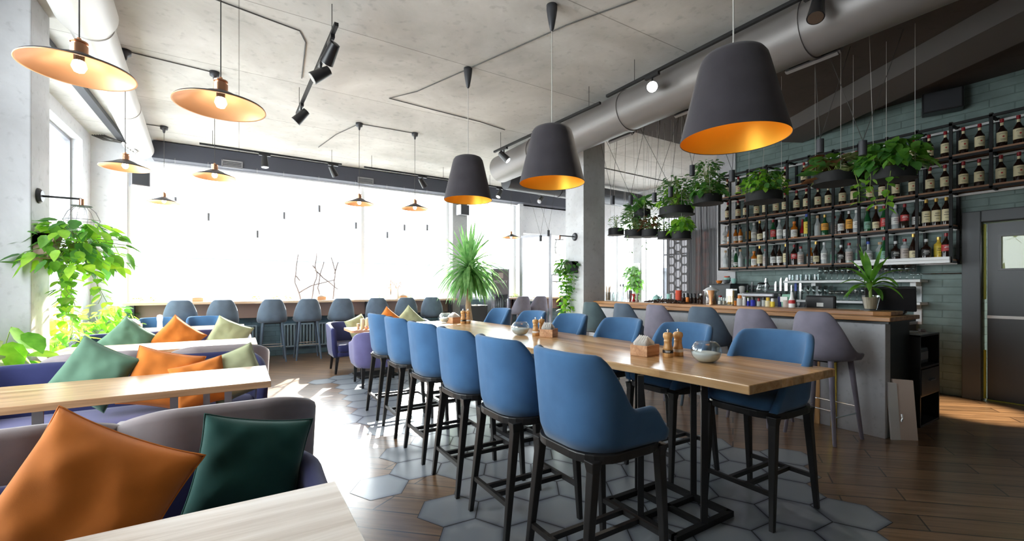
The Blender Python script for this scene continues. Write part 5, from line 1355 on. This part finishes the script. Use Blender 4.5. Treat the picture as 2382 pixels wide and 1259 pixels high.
PL = [(5.5, 2.36, .26, thinp, 'small black ring planter with a thin sprig, beside the pillar'), (5.07, 2.285, .33, fernvine, 'black ring planter with tall feathery fern and wispy trailers'), (4.74, 2.255, .28, fern(.2, 110, (gr, 'leaf_brown')), 'small black ring planter with sparse twigs beside the feathery fern'),
      (4.92, 2.60, .25, broad, 'black ring planter with broad paddle leaves, above the feathery fern'), (4.27, 2.535, .47, lambda t, rr, r: (fern(.42, 170)(t, rr, r), lush(.3, 90)(t, rr, r)), 'wide black ring planter packed with ferns and ivy'), (3.75, 2.62, .36, lambda t, rr, r: (fern(.44, 170, (dk, dk, gr))(t, rr, r), lush(.16, 60, (dk, 'leaf_pothos'), .1)(t, rr, r)), 'black ring planter with a dense dark fern left of the shelf'),
      (4.48, 2.2, .2, thinp, 'tiny black ring planter with an upright sprig'), (4.18, 2.165, .26, lush(.2, 55, (br, 'leaf_pothos'), .11), 'small black ring planter with a bright green bush'),
      (2.98, 2.52, .4, lush(.26, 210, (br, 'leaf_pothos', dk), .075), 'black ring planter with a lush bright green mound before the shelf'), (2.2, 2.59, .4, ivory, 'black ring planter with cream-edged pointed leaves'), (1.72, 2.53, .36, trailer, 'black ring planter overflowing with ivy nearest the door')]
for i, (y, z, dia, f, l) in enumerate(PL): ring_planter(l, 5.55, y, z, dia, i+1, f)

# plant on the bar end
t = thing('potted_plant', 'dracaena in a gravel-filled glass pot on the bar end', 'plant', (5.4, 1.84, 1.167))
mb = MB(); mb.lathe([(.05, .004), (.075, .13), (.078, .15), (.073, .15), (.048, .012)], seg=28); mb.build('pot', 'clear_glass', t, smooth='auto')
mb = MB(); mb.lathe([(.046, .012), (.069, .13)], seg=20); mb.build('gravel', 'gravel', t)
mb = MB(); mb.lathe([(.085, 0), (.085, .006), (.02, .006)], seg=24); mb.build('saucer', 'charcoal_metal', t)
straps(t, random.Random(4), (0, 0, .22), 20, .34, .06, 'leaf_pothos', .1, 1.45, 3.4, 7)
mb = MB(); mb.tube([(0, 0, .1), (0, .005, .3)], .014, 8); mb.build('stalk', 'stem', t)

# yucca
t = thing('yucca', 'tall yucca palm with drooping sword leaves beyond the long table', 'plant', (4.0, 8.05, 0))
mb = MB(); mb.lathe([(.14, 0), (.18, .36), (.19, .38), (.17, .38), (.15, .3)], seg=28); mb.build('pot', 'charcoal_metal', t, smooth='auto')
mb = MB(); mb.lathe([(.01, .3), (.165, .31)], seg=20); mb.build('soil', 'soil', t)
mb = MB(); mb.tube([(0, 0, .3), (.02, 0, .6), (-.03, .02, 1.0), (.0, 0, 1.5)]+[(-.02, 0, 1.75)], [.075, .06, .055, .05, .04], 12); mb.build('trunk', 'bark', t, smooth=True)
rr = random.Random(9)
straps(t, rr, (-.02, 0, 1.72), 150, .92, .072, 'leaf_yucca', -.75, 1.45, .85, 8, 1.5)
straps(t, rr, (.06, -.04, 1.6), 60, .8, .066, 'leaf_yucca', -.7, .9, 1.3, 8, 1.2)
t = thing('tall_planter', 'tall black square planter behind the yucca', 'planter', (4.62, 9.1, 0))
mb = MB(); mb.rings([[(x*s, y*s, z) for x, y in ((-1, -1), (1, -1), (1, 1), (-1, 1))] for s, z in ((.19, 0), (.24, .98), (.22, .98), (.2, .8))]); mb.build('pot', 'charcoal_metal', t)
mb = MB(); mb.box(-.2, .2, -.2, .2, .8, .9); mb.build('soil', 'soil', t)

# plants on the left
def pier_plant():
    t = thing('wall_planter', 'pothos in a brown wall pot on the pale pier, lit from the window', 'plant', (-1.55, 5.62, 1.78))
    mb = MB(); mb.rings([[(x, y, z) for x, y in ((.0, -.1), (w_, -.1), (w_, .1), (0, .1))] for w_, z in ((.1, -.12), (.15, .1), (.14, .1), (.1, .0))]); mb.build('pot', 'apron_wood', t)
    rr = random.Random(21)
    clump(t, rr, (.24, .05, .0), .38, .24, 260, .12, .09, ('leaf_pothos', 'leaf_bright', 'leaf_dark'), 'heart', True, .8)
    vines(t, rr, [(.14, -.1, .05), (.2, 0, .05), (.26, .1, .05), (.18, .2, .05), (.3, .25, .05), (.1, .3, 0), (.38, .1, 0)], .8, .1, .08, ('leaf_bright', 'leaf_pothos'), .075, .08)
pier_plant()
for i, (x, y, z, rad, h, n, l) in enumerate(((-1.85, 7.2, .5, .42, .55, 200, 'bright sunlit bush on the left window sill, behind the pier'), (-1.72, 8.95, .5, .42, .62, 240, 'bright green bush in the far left window corner'))):
    t = thing('sill_planter', l, 'plant', (x, y, 0), 0, 'planters under the left window')
    mb = MB(); mb.box(-.2, .2, -.35, .35, 0, .5); mb.build('trough', 'white_paint', t, bevel=.01)
    mb = MB(); mb.box(-.18, .18, -.33, .33, .49, .51); mb.build('soil', 'soil', t)
    clump(t, random.Random(31+i), (0, 0, z), rad, h, n, .13, .09, ('leaf_bright', 'leaf_bright', 'leaf_pothos'), 'heart', True, .15)
t = thing('floor_plant', 'dark leafy plant left of the window counter', 'plant', (-1.7, 9.75, 0))
mb = MB(); mb.lathe([(.12, 0), (.15, .35), (.14, .35), (.12, .3)], seg=20, cap1=True); mb.build('pot', 'charcoal_metal', t)
clump(t, random.Random(41), (0, 0, .4), .26, .62, 130, .13, .06, ('leaf_dark',), 'oval', True, .1)
t = thing('floor_plant', 'big-leaved pothos at the foot of the pale pier', 'plant', (-1.64, 5.12, 0))
mb = MB(); mb.lathe([(.15, 0), (.2, .5), (.19, .5), (.16, .4)], seg=24, cap1=True); mb.build('pot', 'taupe_fabric', t)
clump(t, random.Random(43), (0, .0, .62), .34, .48, 60, .2, .14, ('leaf_pothos', 'leaf_bright', 'leaf_ivory'), 'heart', True, .3)

# pillar plant and lamp
t = thing('wall_planter', 'grey wall pot with long trailing ivy on the concrete pillar', 'plant', (4.94, 5.9, 1.74))
mb = MB(); mb.rings([[(-x, y, z) for x, y in ((.0, -.11), (w_, -.11), (w_, .11), (0, .11))] for w_, z in ((.1, -.1), (.15, .1), (.14, .1), (.1, .02))]); mb.build('pot', 'charcoal_metal', t)
rr = random.Random(51)
clump(t, rr, (-.14, .02, .02), .2, .12, 70, .1, .08, ('leaf_dark', 'leaf_pothos', 'leaf_grey'), 'heart', True, .8)
vines(t, rr, [(-.13, y, .05) for y in (-.04, .02, .06, .1, .14)]+[(-.2, .1, .0), (-.22, .05, 0)], 1.05, .085, .07, ('leaf_pothos', 'leaf_dark', 'leaf_bright'), .06, .045)
vines(t, rr, [(-.1, -.1, .0)], .6, .06, .05, ('leaf_dark',), .07, .02)
def wall_lamp(label, loc_, d, L, cage):
    t = thing('wall_lamp', label, 'lamp', loc_); d = Vector(d)
    s = Vector((0, 0, 1)).cross(d)
    mb = MB(); mb.tube([(0, 0, 0), d*.012, d*.03], [.07, .068, .05], 24); mb.build('wall_plate', 'charcoal_metal', t)
    mb = MB(); mb.tube([d*.02, d*L], .009, 8); mb.build('arm', 'black_metal', t)
    c = d*L
    mb = MB(); mb.lathe([(.02, -.06), (.02, .0)], tuple(c), 16); mb.build('socket', 'copper_cap', t)
    mb = MB(); mb.lathe([(.075, -.07), (.08, -.066), (.02, -.058)], tuple(c), 24); mb.build('collar', 'charcoal_metal', t)
    mb = MB(); R_ = cage
    for k in range(6):
        a = k*PI/3; mb.tube([(c.x+r*math.cos(a), c.y+r*math.sin(a), c.z+z) for r, z in ((.05, -.07), (R_*.75, -.12), (R_, -.2), (R_*.8, -.28), (R_*.35, -.33))], .0025, 4, False)
    for r, z in ((R_, -.2), (R_*.35, -.33)): mb.tube([(c.x+r*math.cos(a*PI/12), c.y+r*math.sin(a*PI/12), c.z+z) for a in range(25)], .0025, 4, False)
    mb.build('wire_cage', 'grey_metal', t)
    mb = MB(); mb.lathe([(.001, -.17), (.028, -.14), (.025, -.1), (.012, -.07)], tuple(c), 16); mb.build('bulb', 'clear_glass', t)
wall_lamp('black wall lamp with a wire cage on the pale pier above the pothos', (-1.55, 5.66, 2.23), (1, 0, 0), .29, .13)
wall_lamp('black wall lamp on the concrete pillar above the trailing ivy', (4.94, 5.87, 2.27), (-1, 0, 0), .34, .1)

# end wall ivy, curtain, honeycomb
t = thing('wall_planter', 'leafy climbing plant on the pale wall between the far side windows', 'plant', (9.3, 8.38, 1.95))
mb = MB(); mb.rings([[(-x, y, z) for x, y in ((.0, -.12), (w_, -.12), (w_, .12), (0, .12))] for w_, z in ((.1, -.12), (.16, .1))]); mb.build('pot', 'white_plastic', t)
rr = random.Random(61)
clump(t, rr, (-.18, .0, -.28), .24, .3, 170, .12, .09, ('leaf_grey', 'leaf_pothos'), 'heart', True, 1.)
vines(t, rr, [(-.16, y, -.1) for y in (-.14, -.06, .02, .1)], 1.0, .1, .08, ('leaf_pothos', 'leaf_grey'), .08, .05)
t = thing('curtain', 'sheer grey thread curtain hanging left of the bottle shelf', 'curtain', (8.0, 5.8, 0))
mb = MB(); n = 150; P = []
for i in range(n+1):
    y = -.7+1.4*i/n; P.append((.035*math.sin(i*.9)+.015*math.sin(i*.37+1), y))
mb.mesh([(x, y, .05) for x, y in P]+[(x, y, 3.35) for x, y in P], [(i, i+1, n+2+i, n+1+i) for i in range(n)]); mb.build('sheer', 'curtain_sheer', t, smooth=True)
mb = MB(); mb.tube([(0, -.75, 3.37), (0, .75, 3.37)], .015, 10); mb.build('rod', 'charcoal_metal', t)
mb = MB(); mb.box(.05, .08, -.72, .72, 2.1, 2.13); mb.build('rail', 'grey_metal', t)
rr = random.Random(71); mb = MB()
for k in range(26):
    y = rr.uniform(-.7, .7); mb.tube([(-.05, y, .05), (-.045, y+rr.uniform(-.04, .04), 1.8), (-.05, y+rr.uniform(-.1, .1), 3.3)], .0025, 4, False)
mb.build('threads', 'charcoal_metal', t)
t = thing('lattice_screen', 'honeycomb screen glowing white and rose behind the sheer curtain', 'screen', (9.2, 6.5, 0))
mb = MB(); mb.box(0, .06, -.85, .85, .8, 2.75); mb.build('panel', 'frame_paint', t)
for i in range(9):
    for j in range(8):
        y = .72-.19*i; z = .95+.22*j+(.11 if i % 2 else 0)
        if i in (3, 6): continue
        mb = MB(); mb.mesh([(-.012, y+.085*math.cos(PI/3*k), z+.085*math.sin(PI/3*k)) for k in range(6)]+[(0., y+.1*math.cos(PI/3*k), z+.1*math.sin(PI/3*k)) for k in range(6)], [tuple(range(6))]+[(k, (k+1) % 6, 6+(k+1) % 6, 6+k) for k in range(6)]); mb.build('hexagon_light', 'lattice_glow' if i < 3 else 'lattice_warm', t)

# ------------------------------------------------------------------ fridge and entrance bits
t = thing('drinks_fridge', 'glass-door drinks fridge with white lettering behind the yucca', 'fridge', (5.62, 9.78, 0))
mb = MB(); mb.box(-.26, .26, -.2, .25, 0, .12); mb.box(-.26, .26, .2, .25, .12, 1.86); mb.box(-.26, -.22, -.2, .2, .12, 1.86); mb.box(.22, .26, -.2, .2, .12, 1.86); mb.box(-.22, .22, -.2, .2, 1.8, 1.86); mb.build('cabinet', 'grey_metal', t, bevel=.006)
for z in (.5, .85, 1.2):
    mb = MB(); mb.box(-.22, .22, -.17, .2, z, z+.012); mb.build('shelf', 'grey_metal', t)
mb = MB(); mb.box(-.22, .22, -.21, -.2, .12, 1.22); d = mb.build('door', 'pane', t)
mb = MB(); mb.box(-.22, .22, -.215, -.2, 1.22, 1.8); s_ = mb.build('sign_panel', 'duct_grey', t)
v, f = text_mesh('MOVSKY', .1); mb = MB(); mb.mesh([(p.x, -.217, p.y+1.5) for p in v], f); mb.build('lettering', 'white_label', s_)
mb = MB(); mb.box(-.07, .07, -.218, -.215, 1.62, 1.76); mb.build('emblem', 'mug', s_)
mb = MB(); mb.tube([(.17, -.24, .6), (.17, -.25, 1.1)], .012, 8); mb.build('handle', 'chrome', t)
for q in range(6):
    for lv, z in enumerate((.512, .862)):
        tt = thing('drink_bottle', 'pale bottle standing inside the glass-door fridge', 'bottle', (5.44+.07*q, 9.75, z), group='bottles inside the drinks fridge')
        mb = MB(); mb.lathe([(.026, 0), (.028, .01), (.028, .14), (.012, .2), (.012, .24)], seg=12); mb.build('body', 'clear_bottle', tt, smooth='auto')
t = thing('stair_railing', 'thin grey railing seen beyond the drinks fridge', 'railing', (7.6, 9.4, 0))
mb = MB(); mb.tube([(-.5, 0, 1.73), (.35, -.1, 1.73)], .015, 8); mb.tube([(-.5, 0, 1.55), (.1, 0, 1.55)], .015, 8); mb.tube([(.35, -.1, 1.73), (.38, -.1, 0)], .02, 8); mb.tube([(-.5, 0, 1.73), (-.5, 0, 0)], .02, 8); mb.build('rails', 'grey_metal', t)
t = thing('counter_plant', 'low tray of pale green moss on the far right counter', 'plant', (6.2, 9.95, 1.131)); mb = MB(); mb.box(-.2, .2, -.06, .06, 0, .04); mb.build('tray', 'white_plastic', t)
clump(t, random.Random(81), (0, 0, .03), .17, .08, 90, .04, .03, ('leaf_bright',), 'oval', False, .0)
# loudspeakers
for l, lo, rz in (('grey loudspeaker in the far left window corner', (-1.46, 9.85, 3.27), .3), ('pale grey loudspeaker on the column behind the farthest dark shade', (4.7, 9.85, 3.3), .2), ('black loudspeaker high on the green wall above the shelf', (7.62, 1.85, 3.76), -1.3)):
    t = thing('loudspeaker', l, 'loudspeaker', lo, rz)
    mb = MB(); w_ = .19 if 'green' in l else .13; mb.box(-w_, w_, -.1, .1, -.13, .13); mb.build('cabinet', 'black_plastic' if 'black' in l else 'grey_metal', t, bevel=.012)
    mb = MB(); mb.box(-w_+.02, w_-.02, -.108, -.1, -.115, .115); mb.build('grille', 'charcoal_metal', t)
    mb = MB(); mb.tube([(0, .08, 0), (0, .2, .02)], .015, 8); mb.build('mount', 'black_metal', t)

# ------------------------------------------------------------------ window counter things
CZ = 1.131
for x, l in ((-.64, 'small wooden napkin box on the window counter, left pane'), (1.46, 'small wooden napkin box on the window counter, beside the bare branches'), (3.2, 'small wooden napkin box on the window counter, beside the dry grasses')): napkin_box(l, (x, 9.88, CZ), 0, .95)
t = thing('branch_arrangement', 'bare twisted branches standing in the window', 'branches', (1.3, 9.93, CZ)); rr = random.Random(91)
BR = [[(-.22, 0, 0), (-.28, 0, .2), (-.33, .0, .35), (-.32, 0, .62), (-.27, 0, .95)], [(-.02, 0, 0), (.02, 0, .3), (.08, 0, .5), (.05, 0, .7), (.08, 0, 1.0)], [(.15, 0, 0), (.1, 0, .25), (.14, 0, .5), (.22, .02, .8)], [(.4, 0, 0), (.42, 0, .3), (.44, 0, .6), (.36, 0, .9)], [(.43, 0, .55), (.5, 0, .8)],
      [(-.26, 0, .15), (-.02, .01, .3), (.2, 0, .36), (.42, 0, .42)], [(.05, .01, .62), (.22, .01, .45), (.42, 0, .28), (.5, 0, .22)], [(-.32, 0, .5), (-.24, 0, .4)], [(.05, 0, .65), (.0, 0, .72)]]
for P in BR:
    mb = MB(); q = []
    for a, b in zip(P, P[1:]):
        a, b = Vector(a), Vector(b)
        for k in range(3): q.append(a.lerp(b, k/3)+Vector((rr.uniform(-.008, .008), rr.uniform(-.01, .01), 0)))
    q.append(Vector(P[-1])); mb.tube(q, [.015*(1-.4*i/len(q)) for i in range(len(q))], 6); mb.build('branch', 'twig', t)
mb = MB(); mb.box(-.32, .5, -.06, .06, 0, .012); mb.build('base_board', 'white_paint', t)
for x, l, h, sd in ((2.92, 'glass vase of dry grasses on the window counter', .16, 1), (3.07, 'white vase of dry grasses on the window counter', .22, 2)):
    t = thing('vase', l, 'vase', (x, 9.9, CZ)); mb = MB(); mb.lathe([(.035, 0), (.04, .02), (.03, h), (.026, h), (.03, .02)], seg=18, cap1=True); mb.build('vessel', 'clear_glass' if sd == 1 else 'white_plastic', t, smooth='auto')
    rr = random.Random(sd); mb = MB()
    for k in range(14):
        a = rr.random()*6.3; q = rr.uniform(.02, .09); z = rr.uniform(.25, .42); mb.tube([(0, 0, h*.4), (q*.4*math.cos(a), q*.4*math.sin(a), h+.05), (q*math.cos(a), q*math.sin(a), z)], .003, 4); mb.tube([(q*math.cos(a), q*math.sin(a), z-.02), (q*1.1*math.cos(a), q*1.1*math.sin(a), z+.05)], [.01, .002], 5)
    mb.build('dry_grass', 'dry_grass', t)
for i, x in enumerate((-1.5, -1.3, .3, .62, .85, 2.75, 3.4)):
    t = thing('succulent', 'tiny yellow green plant on the window counter, %s from the left' % ORDW[i], 'plant', (x, 10.02, CZ), 0, 'tiny plants along the window counter')
    mb = MB(); mb.lathe([(.03, 0), (.036, .03), (.03, .03)], seg=12); mb.build('pot', 'white_plastic', t)
    clump(t, random.Random(100+i), (0, 0, .03), .06, .06, 26, .045, .03, ('leaf_bright',), 'oval', False, 0.)
# cables under the window counter
# warm spot that lights the floor by the door, and the glowing track spot
def spot(name, loc_, aim, e, ang, col, blend=.5, rad=.03):
    l = bpy.data.lights.new(name, 'SPOT'); l.energy = e; l.spot_size = math.radians(ang); l.spot_blend = blend; l.color = col; l.shadow_soft_size = rad
    o = bpy.data.objects.new(name, l); COL.objects.link(o); o.location = loc_; o.rotation_euler = (Vector(aim)-Vector(loc_)).to_track_quat('-Z', 'Y').to_euler()
spot('track_spot_light', (3.8, 3.4, 3.5), (1.6, 1.2, 1.6), 60, 70, (1, .9, .75))
spot('door_floor_light', (5.6, -.6, 3.7), (7.05, 1.5, 0), 2600, 16, (1, .84, .62), .8)
